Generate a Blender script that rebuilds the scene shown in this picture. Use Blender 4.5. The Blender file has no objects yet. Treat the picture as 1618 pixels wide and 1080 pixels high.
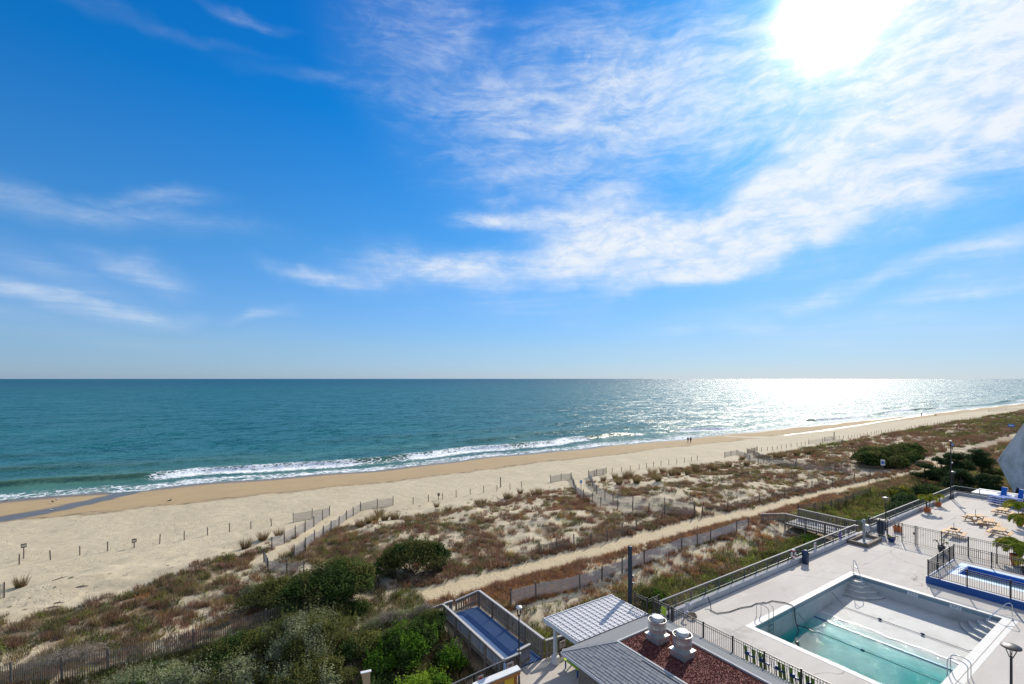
import bpy, bmesh, math, random
import numpy as np
from mathutils import Vector, Matrix
R = math.radians
rng = np.random.default_rng(7); random.seed(7)
sc = bpy.context.scene
# ------------------------------------------------------------------ camera, sky, sun, exposure
# world axes: x = u runs along the shore (south), y = v runs out to sea (east), z up, sea level 0
CAMZ = 20.5; FPX = 750.0; CX = 809.0; HY = 598.0
YAW = math.atan2(1131, 750); SN, CS = math.sin(YAW), math.cos(YAW)
cam = bpy.data.cameras.new('camera'); camo = bpy.data.objects.new('camera', cam)
sc.collection.objects.link(camo); sc.camera = camo
cam.sensor_width = 36; cam.lens = FPX/1618*36
cam.shift_y = (598-540)/1618.0
cam.clip_start = .5; cam.clip_end = 90000
camo.location = (0, 0, CAMZ)
camo.rotation_euler = (R(90), 0, -(math.pi/2 - math.atan2(SN, CS)) if False else -math.atan2(CS, SN))
SUN_EL = 33.0; SUN_AZ = math.atan2(.923, .384)          # clockwise from +v
sd = Vector((math.sin(SUN_AZ)*math.cos(R(SUN_EL)), math.cos(SUN_AZ)*math.cos(R(SUN_EL)), math.sin(R(SUN_EL))))
sl = bpy.data.lights.new('sun', 'SUN'); sl.energy = 4.4; sl.angle = R(.53); sl.color = (1, .93, .81)
so = bpy.data.objects.new('sun', sl); sc.collection.objects.link(so)
so.rotation_euler = sd.to_track_quat('Z', 'Y').to_euler()
so.location = (0, 0, 60)
sc.view_settings.view_transform = 'Standard'; sc.view_settings.look = 'None'
sc.view_settings.exposure = 0.22; sc.view_settings.gamma = 1.0
try: sc.view_settings.use_curve_mapping = False
except Exception: pass
try:
    sc.cycles.max_bounces = 8; sc.cycles.transparent_max_bounces = 16; sc.cycles.sample_clamp_indirect = 6
    sc.cycles.sample_clamp_direct = 0
except Exception: pass

class NT:
    "small node-tree writer"
    def __init__(s, nt): s.t = nt; s.n = nt.nodes; s.l = nt.links
    def node(s, ty, **kw):
        n = s.n.new(ty)
        for k, v in kw.items(): setattr(n, k, v)
        return n
    def put(s, sock, v):
        if hasattr(v, 'is_output'): s.l.new(v, sock)
        elif v is not None: sock.default_value = v
    def math(s, op, a, b=None, c=None, clamp=False):
        n = s.node('ShaderNodeMath', operation=op); n.use_clamp = clamp
        for i, x in enumerate((a, b, c)):
            if x is not None: s.put(n.inputs[i], x)
        return n.outputs[0]
    def vmath(s, op, a, b=None, scale=None):
        n = s.node('ShaderNodeVectorMath', operation=op); s.put(n.inputs[0], a)
        if b is not None: s.put(n.inputs[1], b)
        if scale is not None: s.put(n.inputs['Scale'], scale)
        return n.outputs['Value'] if op in ('DOT_PRODUCT', 'LENGTH', 'DISTANCE') else n.outputs[0]
    def comb(s, x, y, z=0.0):
        n = s.node('ShaderNodeCombineXYZ')
        for i, v in enumerate((x, y, z)): s.put(n.inputs[i], v)
        return n.outputs[0]
    def mapv(s, v, loc=(0,0,0), rot=(0,0,0), scale=(1,1,1), kind='POINT'):
        n = s.node('ShaderNodeMapping', vector_type=kind); s.put(n.inputs['Vector'], v)
        n.inputs['Location'].default_value = loc; n.inputs['Rotation'].default_value = rot; n.inputs['Scale'].default_value = scale
        return n.outputs[0]
    def noise(s, v, scale=1.0, detail=4, rough=.55, dist=0.0, lac=2.0):
        n = s.node('ShaderNodeTexNoise'); s.put(n.inputs['Vector'], v)
        n.inputs['Scale'].default_value = scale; n.inputs['Detail'].default_value = detail
        n.inputs['Roughness'].default_value = rough; n.inputs['Distortion'].default_value = dist; n.inputs['Lacunarity'].default_value = lac
        return n.outputs['Fac']
    def noisec(s, v, scale=1.0, detail=2):
        n = s.node('ShaderNodeTexNoise'); s.put(n.inputs['Vector'], v)
        n.inputs['Scale'].default_value = scale; n.inputs['Detail'].default_value = detail
        return n.outputs['Color']
    def voro(s, v, scale=1.0, feature='F1', out='Distance'):
        n = s.node('ShaderNodeTexVoronoi', feature=feature); s.put(n.inputs['Vector'], v); n.inputs['Scale'].default_value = scale
        return n.outputs[out]
    def mr(s, x, a, b, c=0.0, d=1.0, smooth=False):
        n = s.node('ShaderNodeMapRange', interpolation_type='SMOOTHSTEP' if smooth else 'LINEAR'); n.clamp = True
        for i, v in enumerate((x, a, b, c, d)): s.put(n.inputs[i], v)
        return n.outputs[0]
    def mix(s, f, a, b, blend='MIX'):
        n = s.node('ShaderNodeMix', data_type='RGBA', blend_type=blend); s.put(n.inputs[0], f)
        for k, v in ((6, a), (7, b)):
            if isinstance(v, tuple) and len(v) == 3: v = v+(1,)
            s.put(n.inputs[k], v)
        return n.outputs[2]
    def ramp(s, f, stops):
        n = s.node('ShaderNodeValToRGB'); s.put(n.inputs[0], f); e = n.color_ramp.elements
        while len(e) < len(stops): e.new(.5)
        for i, (p, c) in enumerate(stops): e[i].position = p; e[i].color = c+(1,) if len(c) == 3 else c
        return n.outputs[0]
    def attr(s, name, out='Fac'):
        n = s.node('ShaderNodeAttribute', attribute_name=name); return n.outputs[out]
    def pos(s): return s.node('ShaderNodeNewGeometry').outputs['Position']
    def bump(s, h, strength=.3, dist=.05, normal=None):
        n = s.node('ShaderNodeBump'); s.put(n.inputs['Height'], h); n.inputs['Strength'].default_value = strength; n.inputs['Distance'].default_value = dist
        if normal is not None: s.put(n.inputs['Normal'], normal)
        return n.outputs[0]

def make_world():
    w = bpy.data.worlds.new('World'); sc.world = w; w.use_nodes = True
    T = NT(w.node_tree); T.n.clear()
    sky = T.node('ShaderNodeTexSky', sky_type='NISHITA'); sky.sun_disc = False
    sky.sun_elevation = R(SUN_EL); sky.sun_rotation = SUN_AZ
    sky.altitude = 0; sky.air_density = 1.0; sky.dust_density = .35; sky.ozone_density = 2.2
    d = T.node('ShaderNodeTexCoord').outputs['Generated']
    hs = T.node('ShaderNodeHueSaturation'); hs.inputs['Saturation'].default_value = 1.0; hs.inputs['Value'].default_value = 1.0
    T.l.new(sky.outputs[0], hs.inputs['Color'])
    X = T.vmath('DOT_PRODUCT', d, (SN, -CS, 0)); Y = T.vmath('DOT_PRODUCT', d, (CS, SN, 0))
    Z = T.vmath('DOT_PRODUCT', d, (0, 0, 1))
    A = T.math('ARCTAN2', X, Y)
    H = T.math('SQRT', T.math('ADD', T.math('MULTIPLY', X, X), T.math('MULTIPLY', Y, Y)))
    Tn = T.math('DIVIDE', Z, T.math('ADD', H, .02))
    P = T.comb(A, Tn, 0.0)
    # where the cirrus lies: azimuth / elevation ellipses (ax, el, half length, half width, tilt, weight)
    def ang(px, py): return math.atan((px-CX)/FPX), (HY-py)/math.hypot(FPX, px-CX)
    blobs = [  # centre px, half length, half width (radians), tilt deg, weight
        ((700, 438), .26, .055, -3, .75), ((980, 400), .27, .085, 8, 1.05), ((1240, 330), .30, .075, 24, .95),
        ((1500, 215), .42, .13, 28, .86), ((1330, 80), .42, .24, 10, .60), ((1600, 60), .40, .28, 20, .62),
        ((820, 215), .34, .22, -35, .50), ((1000, 130), .28, .20, -20, .55), ((680, 70), .22, .20, -40, .40),
        ((815, 286), .075, .040, 0, .46), ((930, 335), .12, .05, 20, .5), ((800, 350), .16, .025, 3, .6),
        ((1130, 430), .25, .03, 10, .65), ((500, 438), .14, .020, -6, .5), ((1000, 300), .2, .08, 25, .35),
        ((100, 322), .36, .034, -2, .34), ((240, 320), .14, .02, 4, .30),
        ((60, 478), .19, .030, -3, .52), ((235, 481), .12, .022, -3, .55), ((420, 496), .08, .016, 0, .42), ((205, 415), .09, .030, -14, .46),
        ((80, 430), .14, .05, -12, .35), ((120, 520), .4, .04, 0, .32),
        ((390, 27), .10, .014, 4, .2), ((250, 45), .20, .014, 5, .16), ((560, 140), .24, .022, 0, .20),
        ((1240, 516), .34, .030, -2, .42), ((1530, 455), .16, .018, 6, .5), ((1590, 400), .14, .03, 8, .5), ((1450, 500), .3, .05, 0, .35),
        ((1300, 460), .22, .02, 10, .5), ((850, 480), .3, .045, 0, .30)]
    mask = None
    warp = T.vmath('SCALE', T.vmath('SUBTRACT', T.noisec(P, 4.5, 6), (.5, .5, .5)), scale=.15)
    Pw = T.vmath('ADD', P, warp)
    tint = T.ramp(T.math('MULTIPLY', Tn, .8, clamp=True), [(0.0, (.49, .73, 1.34)), (.05, (.50, .72, 1.10)), (.20, (.24, .66, 1.0)), (.42, (.03, .56, 1.02)), (.75, (.01, .45, 1.0))])
    skyc = T.mix(1.0, hs.outputs[0], tint, 'MULTIPLY')
    lum = T.node('ShaderNodeRGBToBW'); T.l.new(skyc, lum.inputs[0])
    skyc = T.vmath('SCALE', skyc, scale=T.math('DIVIDE', .95, T.math('ADD', .86, T.math('MULTIPLY', lum.outputs[0], .125))))
    for (c, a, b, rot, wgt) in blobs:
        ax, el = ang(*c)
        m = T.mapv(Pw, (ax, el, 0), (0, 0, R(rot)), (a*1.25, b*1.35, 1), 'TEXTURE')
        g = T.math('MULTIPLY', T.mr(T.vmath('LENGTH', m), 1.0, .0, 0, 1, True), wgt)
        mask = g if mask is None else T.math('MAXIMUM', mask, g) if wgt < .5 else T.math('ADD', mask, T.math('MULTIPLY', g, T.math('SUBTRACT', 1.0, T.math('MULTIPLY', mask, .6, clamp=True))))
    # fibres combed along the band, plus curdled detail
    w2 = T.vmath('SCALE', T.vmath('SUBTRACT', T.noisec(P, 5.0, 4), (.5, .5, .5)), scale=.07)
    Pf = T.vmath('ADD', P, w2)
    f1 = T.noise(T.mapv(Pf, (0, 0, 0), (0, 0, R(-17)), (2.2, 15.0, 1)), 1.5, 10, .66, .7)
    f2 = T.noise(T.mapv(Pf, (3, 1, 0), (0, 0, R(25)), (5, 11, 1)), 2.2, 9, .66, .35)
    f3 = T.noise(T.mapv(P, (7, 2, 0), (0, 0, R(-3)), (2.2, 26, 1)), 1.5, 8, .6, .4)
    fib = T.math('ADD', T.math('MULTIPLY', f1, .62), T.math('MULTIPLY', f2, .46))
    rn = T.noise(T.mapv(Pf, (2, 3, 0), (0, 0, R(-30)), (3.2, 6.5, 1)), 1.7, 6, .58, .9); rd = T.math('SUBTRACT', 1.0, T.math('ABSOLUTE', T.math('SUBTRACT', T.math('MULTIPLY', rn, 2.0), 1.0)))
    fib = T.math('ADD', fib, T.math('MULTIPLY', T.math('SUBTRACT', rd, .78), .42))
    low = T.mr(Tn, .12, .34, 1.0, 0.0, True)
    fib = T.math('ADD', T.math('MULTIPLY', fib, T.math('SUBTRACT', 1.0, T.math('MULTIPLY', low, .7))), T.math('MULTIPLY', f3, T.math('MULTIPLY', low, .7)))
    ms = T.math('MINIMUM', mask, .92)
    dens = T.mr(T.math('ADD', fib, T.math('MULTIPLY', ms, .40)), .55, .98, 0, 1, True)
    f4 = T.noise(T.mapv(Pf, (1, 5, 0), (0, 0, R(-20)), (5, 9, 1)), 3.2, 10, .68, .2)
    dens = T.math('MULTIPLY', T.math('MULTIPLY', dens, T.mr(f4, .36, .60, .55, 1.0, True)), T.mr(ms, .02, .75))
    veil = T.math('MULTIPLY', ms, .20)
    P3 = T.mapv(d, scale=(2.0, 3.2, 2.0)); fill_high = T.math('MULTIPLY', T.mr(Tn, .85, 1.7, 0, 1, True), T.mr(T.noise(P3, 1.3, 8, .6, .3), .30, .62, .38, .80))  # unseen overhead cirrus, added to whiten the fill light
    fill_back = T.math('MULTIPLY', T.math('MULTIPLY', T.mr(T.math('ABSOLUTE', A), 1.25, 2.0, 0, 1, True), T.mr(Tn, .03, .25)), T.mr(T.noise(P3, 1.7, 8, .6, .3), .36, .62, .15, .55))  # cirrus behind the camera, out of view, added to lift the fill
    dens = T.math('ADD', T.math('MULTIPLY', dens, .76), veil, clamp=True)
    dens = T.math('MULTIPLY', dens, T.mr(Tn, .02, .10))
    dens = T.math('MAXIMUM', dens, T.math('MAXIMUM', fill_high, fill_back))
    cs = T.math('MAXIMUM', T.vmath('DOT_PRODUCT', d, tuple(sd)), 0.0)
    glow1 = T.math('MULTIPLY', T.math('POWER', cs, 1000.0), 34.0)
    glow2 = T.math('MULTIPLY', T.math('POWER', cs, 70.0), .9)
    ccol = T.mix(1.0, (5.5, 5.75, 6.05, 1), T.comb(T.math('ADD', 1.0, T.math('MULTIPLY', glow2, .11)), T.math('ADD', 1.0, T.math('MULTIPLY', glow2, .10)), T.math('ADD', 1.0, T.math('MULTIPLY', glow2, .08))), 'MULTIPLY')
    col = T.mix(dens, skyc, ccol)
    gl = T.math('ADD', glow1, T.math('MULTIPLY', glow2, .9))
    glc = T.vmath('SCALE', (1.0, .97, .92), scale=gl)
    col = T.mix(1.0, col, glc, 'ADD')
    bg = T.node('ShaderNodeBackground'); T.l.new(col, bg.inputs['Color']); bg.inputs['Strength'].default_value = .138
    out = T.node('ShaderNodeOutputWorld'); T.l.new(bg.outputs[0], out.inputs['Surface'])
make_world()

# ------------------------------------------------------------------ helpers
C = sc.collection
def tag(o, label=None, cat=None, group=None, kind=None):
    for k, v in (('label', label), ('category', cat), ('group', group), ('kind', kind)):
        if v is not None: o[k] = v
    return o
def thing(name, label, cat, loc=(0,0,0), rz=0.0, group=None):
    o = bpy.data.objects.new(name, None); C.objects.link(o); o.empty_display_size = .2
    o.location = loc; o.rotation_euler = (0, 0, rz)
    return tag(o, label, cat, group)
def kids(o): return list(o.children)
def dup(root, loc, rz=0.0, label=None, group=None, scale=None):
    def cp(o, par):
        c = o.copy(); C.objects.link(c)
        if par is not None: c.parent = par
        for ch in kids(o): cp(ch, c)
        return c
    src = list(root.children)
    r = root.copy(); C.objects.link(r)
    for ch in src: cp(ch, r)
    r.location = loc; r.rotation_euler = (0, 0, rz)
    if scale is not None: r.scale = (scale,)*3
    if label: r['label'] = label
    if group: r['group'] = group
    return r
class MB:
    def __init__(s): s.v = []; s.f = []
    def add(s, vs, fs):
        b = len(s.v); s.v += [tuple(p) for p in vs]; s.f += [tuple(i+b for i in f) for f in fs]; return s
    def box(s, c, d, rz=0.0):
        x, y, z = (k/2 for k in d); cr, sr = math.cos(rz), math.sin(rz)
        vs = [(c[0]+cr*a*x-sr*b*y, c[1]+sr*a*x+cr*b*y, c[2]+e*z) for e in (-1, 1) for b in (-1, 1) for a in (-1, 1)]
        return s.add(vs, [(0,2,3,1),(4,5,7,6),(0,1,5,4),(2,6,7,3),(0,4,6,2),(1,3,7,5)])
    def bx(s, x0, x1, y0, y1, z0, z1): return s.box(((x0+x1)/2, (y0+y1)/2, (z0+z1)/2), (x1-x0, y1-y0, z1-z0))
    def beam(s, p, q, w, h, up=(0,0,1)):
        p, q = Vector(p), Vector(q); d = (q-p).normalized(); u = Vector(up)
        if abs(d.dot(u)) > .98: u = Vector((1, 0, 0))
        a = d.cross(u).normalized(); b = a.cross(d).normalized()
        vs = [o+a*sx*w/2+b*sy*h/2 for o in (p, q) for sx, sy in ((-1,-1),(1,-1),(1,1),(-1,1))]
        return s.add(vs, [(0,1,2,3)[::-1],(4,5,6,7),(0,1,5,4),(1,2,6,5),(2,3,7,6),(3,0,4,7)])
    def tube(s, pts, r, n=6, cap=True):
        pts = [Vector(p) for p in pts]; rs = r if isinstance(r, (list, tuple)) else [r]*len(pts)
        rings = []; pu = None
        for i, p in enumerate(pts):
            d = (pts[min(i+1, len(pts)-1)]-pts[max(i-1, 0)]).normalized()
            u = pu if pu is not None else (Vector((0,0,1)) if abs(d.z) < .9 else Vector((1,0,0)))
            a = d.cross(u)
            if a.length < 1e-4: a = d.cross(Vector((1,.3,.2)))
            a.normalize(); b = a.cross(d).normalized(); pu = b
            rings.append([p+(a*math.cos(2*math.pi*k/n)+b*math.sin(2*math.pi*k/n))*rs[i] for k in range(n)])
        vs = [q for g in rings for q in g]
        fs = [(i*n+k, i*n+(k+1) % n, (i+1)*n+(k+1) % n, (i+1)*n+k) for i in range(len(rings)-1) for k in range(n)]
        if cap: fs += [tuple(range(n))[::-1], tuple((len(rings)-1)*n+k for k in range(n))]
        return s.add(vs, fs)
    def lathe(s, c, prof, n=16, cap=True):
        vs = [(c[0]+r*math.cos(2*math.pi*k/n), c[1]+r*math.sin(2*math.pi*k/n), c[2]+z) for r, z in prof for k in range(n)]
        fs = [(i*n+k, i*n+(k+1) % n, (i+1)*n+(k+1) % n, (i+1)*n+k) for i in range(len(prof)-1) for k in range(n)]
        if cap: fs += [tuple(range(n))[::-1], tuple((len(prof)-1)*n+k for k in range(n))]
        return s.add(vs, fs)
    def prism(s, pts, z0, z1):
        n = len(pts); vs = [(x, y, z0) for x, y in pts]+[(x, y, z1) for x, y in pts]
        return s.add(vs, [tuple(range(n))[::-1], tuple(range(n, 2*n))]+[(i, (i+1) % n, n+(i+1) % n, n+i) for i in range(n)])
    def quad(s, a, b, c, d): return s.add([a, b, c, d], [(0,1,2,3)])
    def mesh(s, name, m, org=(0,0,0), smooth=False):
        me = bpy.data.meshes.new(name)
        me.from_pydata([(x-org[0], y-org[1], z-org[2]) for x, y, z in s.v], [], s.f); me.materials.append(m)
        bm = bmesh.new(); bm.from_mesh(me); bmesh.ops.recalc_face_normals(bm, faces=bm.faces); bm.to_mesh(me); bm.free()
        if smooth:
            me.shade_smooth()
            try: me.set_sharp_from_angle(angle=R(40))
            except Exception: pass
        me.update(); return me
    def build(s, name, m, parent=None, smooth=False, org=None, kind=None):
        if org is None: org = tuple(parent.location) if (parent is not None and parent.type == 'EMPTY') else (0,0,0)
        o = bpy.data.objects.new(name, s.mesh(name, m, org, smooth)); C.objects.link(o)
        if parent is not None:
            o.parent = parent
            if parent.type != 'EMPTY': o.location = (0, 0, 0)
        if kind: o['kind'] = kind
        return o
def sub(mb, name, m, part, smooth=False, kind=None):          # sub-part of a part whose own origin is its thing's
    org = tuple(part.parent.location) if part.parent is not None else (0,0,0)
    return mb.build(name, m, part, smooth, org, kind)
def link_mesh(name, me, parent=None, loc=(0,0,0), rot=(0,0,0)):
    o = bpy.data.objects.new(name, me); C.objects.link(o); o.location = loc; o.rotation_euler = rot
    if parent is not None: o.parent = parent
    return o
# ---- materials
def M(name, c1, c2=None, scale=6.0, rough=.7, bump=.0, bscale=30.0, metal=0.0, spec=.5, detail=5, stretch=(1,1,1), objrand=0.0, dirt=None):
    m = bpy.data.materials.new(name); m.use_nodes = True; T = NT(m.node_tree)
    b = T.n['Principled BSDF']; b.inputs['Roughness'].default_value = rough; b.inputs['Metallic'].default_value = metal
    b.inputs['Specular IOR Level'].default_value = spec
    p = T.mapv(T.node('ShaderNodeTexCoord').outputs['Object'], scale=stretch)
    c2 = c2 or tuple(k*.8 for k in c1)
    n = T.noise(p, scale, detail, .6)
    col = T.mix(T.mr(n, .3, .7), c1, c2)
    if dirt:
        col = T.mix(T.mr(T.noise(p, dirt[1], 6, .65), dirt[2], dirt[2]+.18, 0, dirt[3]), col, dirt[0])
    if objrand:
        r = T.node('ShaderNodeObjectInfo').outputs['Random']
        h = T.node('ShaderNodeHueSaturation'); T.l.new(T.mr(r, 0, 1, 1-objrand, 1+objrand), h.inputs['Value']); T.put(h.inputs['Color'], col); col = h.outputs[0]
    T.put(b.inputs['Base Color'], col)
    if bump: T.put(b.inputs['Normal'], T.bump(T.noise(p, bscale, 6, .6), bump, .02))
    return m
def leafmat(name, trans=.3, rough=.6, var=.12, spec=.25):
    m = bpy.data.materials.new(name); m.use_nodes = True; T = NT(m.node_tree)
    b = T.n['Principled BSDF']; b.inputs['Roughness'].default_value = rough; b.inputs['Specular IOR Level'].default_value = spec
    c = T.attr('col', 'Color')
    h = T.node('ShaderNodeHueSaturation'); r = T.node('ShaderNodeObjectInfo').outputs['Random']
    T.l.new(T.mr(r, 0, 1, 1-var, 1+var), h.inputs['Value']); T.put(h.inputs['Color'], c); c = h.outputs[0]
    T.put(b.inputs['Base Color'], c)
    t = T.node('ShaderNodeBsdfTranslucent'); T.put(t.inputs['Color'], c)
    mx = T.node('ShaderNodeMixShader'); mx.inputs[0].default_value = trans
    T.l.new(b.outputs[0], mx.inputs[1]); T.l.new(t.outputs[0], mx.inputs[2]); T.l.new(mx.outputs[0], T.n['Material Output'].inputs['Surface'])
    return m
MAT = {}
MAT['concrete'] = M('concrete', (.42,.395,.365), (.50,.475,.445), 1.1, .85, .25, 40, dirt=((.34,.30,.265), .8, .50, .6))
def concrete_material():
    m = bpy.data.materials.new('deck_concrete'); m.use_nodes = True; T = NT(m.node_tree); b = T.n['Principled BSDF']; P = T.pos()
    st = T.noise(T.mapv(P, rot=(0, 0, R(4)), scale=(.35, 1.6, 1)), .55, 7, .68, .5); bl = T.noise(P, .22, 5, .6); fi = T.noise(P, 14, 4, .65)
    col = T.mix(T.mr(st, .34, .66), (.465,.42,.365), (.545,.50,.44)); col = T.mix(T.mr(bl, .45, .68, 0, .65), col, (.445,.395,.355))
    col = T.mix(T.mr(T.noise(T.mapv(P, scale=(.7, 1.5, 1)), .9, 6, .7, .3), .60, .72, 0, .55), col, (.60,.585,.56))
    col = T.mix(T.mr(T.noise(P, .38, 8, .72), .585, .68, 0, .55), col, (.30,.275,.245))
    w = T.vmath('ADD', P, T.vmath('SCALE', T.noisec(P, .8, 4), scale=1.1)); cr = T.voro(w, .17, 'DISTANCE_TO_EDGE')
    col = T.mix(T.math('MULTIPLY', T.mr(cr, .006, .0015), T.mr(T.noise(P, .3, 3), .48, .56, 0, .75)), col, (.16,.145,.13))
    col = T.mix(T.mr(fi, .55, .8, 0, .35), col, (.33,.31,.28))
    T.put(b.inputs['Base Color'], col); b.inputs['Roughness'].default_value = .85; T.put(b.inputs['Normal'], T.bump(fi, .2, .01)); return m
MAT['concrete'] = concrete_material()
MAT['concrete2'] = M('curb_concrete', (.50,.49,.47), (.42,.41,.40), 2, .85, .2, 30, dirt=((.22,.22,.21), 1.2, .55, .5))
MAT['plaza'] = M('plaza_concrete', (.42,.38,.33), (.52,.47,.41), 1.3, .85, .25, 30, dirt=((.33,.25,.19), .8, .55, .5))
MAT['plaster'] = M('pool_plaster', (.44,.435,.41), (.51,.505,.475), 1.0, .7, .1, 20, dirt=((.33,.32,.285), .7, .50, .65))
MAT['coping'] = M('pool_coping', (.50,.495,.47), (.43,.425,.405), 3, .6, .1)
MAT['tile'] = M('tile_band', (.16,.24,.27), (.22,.30,.33), 14, .35, .1)
MAT['bluetile'] = M('blue_tile', (.012,.05,.22), (.02,.07,.28), 12, .35)
MAT['slat_sunlit'] = M('sunlit_slat', (.74,.72,.68), (.60,.58,.54), 9, .9, .2, 40)  # paler copy of the slat wood; backlight and bright sand behind painted in
MAT['black'] = M('black_metal', (.012,.012,.014), (.02,.02,.022), 9, .45, objrand=.0)
MAT['railgrey'] = M('grey_rail_metal', (.09,.10,.11), (.14,.15,.16), 6, .4, metal=.3)
MAT['rail_top'] = M('rail_cap', (.20,.205,.21), (.15,.155,.16), 5, .6, spec=.3)
MAT['steel'] = M('stainless_steel', (.62,.62,.62), (.5,.5,.5), 8, .22, metal=1.0)
MAT['galv'] = M('galvanised', (.62,.60,.57), (.50,.48,.45), 5, .42, metal=.75, bump=.05, dirt=((.38,.35,.32), 3, .55, .5))
MAT['white'] = M('white_paint', (.68,.68,.665), (.60,.60,.585), 4, .55, .05)
MAT['offwhite'] = M('weathered_white', (.70,.68,.66), (.58,.56,.55), 3, .6, .1, dirt=((.42,.40,.38), 2, .55, .5))
MAT['blue_wall'] = M('blue_paint', (.008,.070,.25), (.010,.085,.29), 3, .5, .05)
MAT['blue'] = M('blue_fabric', (.012,.12,.46), (.018,.14,.52), 8, .7)
MAT['ltblue'] = M('pale_blue_paint', (.38,.55,.78), (.45,.60,.80), 5, .6)
MAT['wood'] = M('weathered_wood', (.30,.26,.21), (.20,.17,.135), 5, .85, .4, 40, stretch=(1,1,.25), objrand=.25)
MAT['woodcap'] = M('grey_wood_cap', (.46,.44,.42), (.36,.345,.33), 6, .8, .3, 40, objrand=.1)
MAT['timber'] = M('timber', (.25,.20,.15), (.17,.13,.10), 6, .85, .4, 40, objrand=.15)
MAT['post'] = M('old_post', (.115,.09,.07), (.17,.14,.11), 6, .9, .4, 30, objrand=.2)
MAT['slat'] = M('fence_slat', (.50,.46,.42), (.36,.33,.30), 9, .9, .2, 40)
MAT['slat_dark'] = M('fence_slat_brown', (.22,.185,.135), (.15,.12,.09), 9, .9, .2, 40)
MAT['picnic'] = M('picnic_wood', (.50,.27,.075), (.40,.21,.06), 6, .65, .2, 30, objrand=.12)
MAT['bluedeck'] = M('blue_mat', (.032,.085,.20), (.048,.11,.24), 14, .8, .5, 80)
MAT['shingle'] = M('grey_shingle', (.19,.20,.205), (.31,.315,.31), 40, .9, .4, 90, objrand=.10)
MAT['gravel'] = M('red_gravel', (.10,.03,.024), (.16,.055,.045), 30, .9, .5, 50, objrand=.2)
MAT['hose'] = M('black_hose', (.012,.012,.012), (.02,.02,.02), 5, .4)
MAT['terracotta'] = M('terracotta', (.60,.17,.045), (.50,.13,.035), 6, .7, .1)
MAT['bluepot'] = M('blue_glaze', (.012,.03,.14), (.02,.045,.2), 5, .25)
MAT['darkpot'] = M('dark_glaze', (.012,.018,.03), (.02,.03,.045), 5, .3)
MAT['navy'] = M('navy_plastic', (.012,.03,.075), (.02,.045,.1), 5, .5)
MAT['teal_dark'] = M('dark_green_wall', (.015,.045,.045), (.02,.06,.06), 4, .6)
MAT['stucco'] = M('grey_stucco', (.56,.57,.57), (.64,.645,.64), .35, .9, .3, 3, dirt=((.27,.31,.25), .30, .46, .85), stretch=(1,1.6,.7))
MAT['skin'] = M('skin', (.45,.26,.18), (.42,.24,.16), 5, .6)
MAT['cloth_dark'] = M('dark_clothes', (.012,.013,.018), (.02,.02,.028), 9, .9)
MAT['cloth_grey'] = M('grey_clothes', (.05,.055,.07), (.035,.04,.05), 9, .9)
MAT['hair'] = M('dark_hair', (.03,.02,.014), (.02,.014,.01), 9, .6)
MAT['sign_blue'] = M('sign_blue', (.03,.16,.42), (.03,.16,.40), 4, .5)
MAT['sign_white'] = M('sign_white', (.72,.72,.70), (.66,.66,.64), 4, .5)
MAT['sign_tan'] = M('faded_sign', (.50,.42,.38), (.44,.36,.33), 4, .6)
MAT['lime'] = M('lime_sign', (.55,.68,.03), (.50,.62,.03), 4, .5)
MAT['red'] = M('red_print', (.5,.04,.03), (.42,.03,.03), 4, .5)
MAT['orange_wood'] = M('orange_wood', (.50,.20,.05), (.40,.15,.04), 6, .6, .2)
MAT['yellow'] = M('yellow_print', (.80,.50,.03), (.75,.42,.03), 3, .5)
MAT['posterr'] = M('poster_red', (.30,.05,.04), (.20,.22,.08), 7, .5)
MAT['posterg'] = M('poster_green', (.25,.30,.12), (.35,.12,.10), 7, .5)
MAT['purple'] = M('purple_print', (.16,.08,.36), (.14,.07,.32), 4, .5)
MAT['green_strap'] = M('green_strap', (.22,.38,.03), (.17,.30,.025), 5, .55)
MAT['tan'] = M('tan_panel', (.50,.36,.20), (.42,.30,.16), 3, .6, .1)
MAT['gull'] = M('gull_feathers', (.55,.55,.55), (.40,.40,.42), 12, .8)
MAT['gulld'] = M('dark_feathers', (.06,.055,.05), (.10,.09,.08), 12, .8)
MAT['lampglass'] = M('lamp_lens', (.6,.6,.56), (.55,.55,.52), 4, .3)
MAT['bark'] = M('bark', (.10,.08,.06), (.06,.05,.04), 12, .9, .5, 30)
MAT['soil'] = M('potting_soil', (.05,.035,.025), (.03,.02,.015), 20, .95)
MAT['rope'] = M('grey_rope', (.10,.11,.12), (.16,.17,.18), 20, .8)
MAT['leaf'] = leafmat('leaf', .45, .85, spec=.03)
MAT['grass'] = leafmat('grass_blade', .5, .75, .18)

# ---- numpy value noise
def _h(i, j, s):
    n = (i.astype(np.int64)*374761393 + j.astype(np.int64)*668265263 + s*974634777) & 0xffffffff
    n = ((n ^ (n >> 13))*1274126177) & 0xffffffff
    return ((n ^ (n >> 16)) & 0xffff)/65535.0
def vn(x, y, s=0):
    x = np.asarray(x, float); y = np.asarray(y, float)
    i, j = np.floor(x), np.floor(y); fx, fy = x-i, y-j; fx = fx*fx*(3-2*fx); fy = fy*fy*(3-2*fy)
    a, b, c, d = _h(i, j, s), _h(i+1, j, s), _h(i, j+1, s), _h(i+1, j+1, s)
    return (a*(1-fx)+b*fx)*(1-fy)+(c*(1-fx)+d*fx)*fy
def fbm(x, y, s=0, o=4):
    t = 0; a = .5; w = 0
    for k in range(o): t = t+a*vn(x*2**k, y*2**k, s+k*17); w += a; a *= .5
    return t/w
def sstep(a, b, x):
    t = np.clip((x-a)/(b-a), 0, 1); return t*t*(3-2*t)
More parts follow.
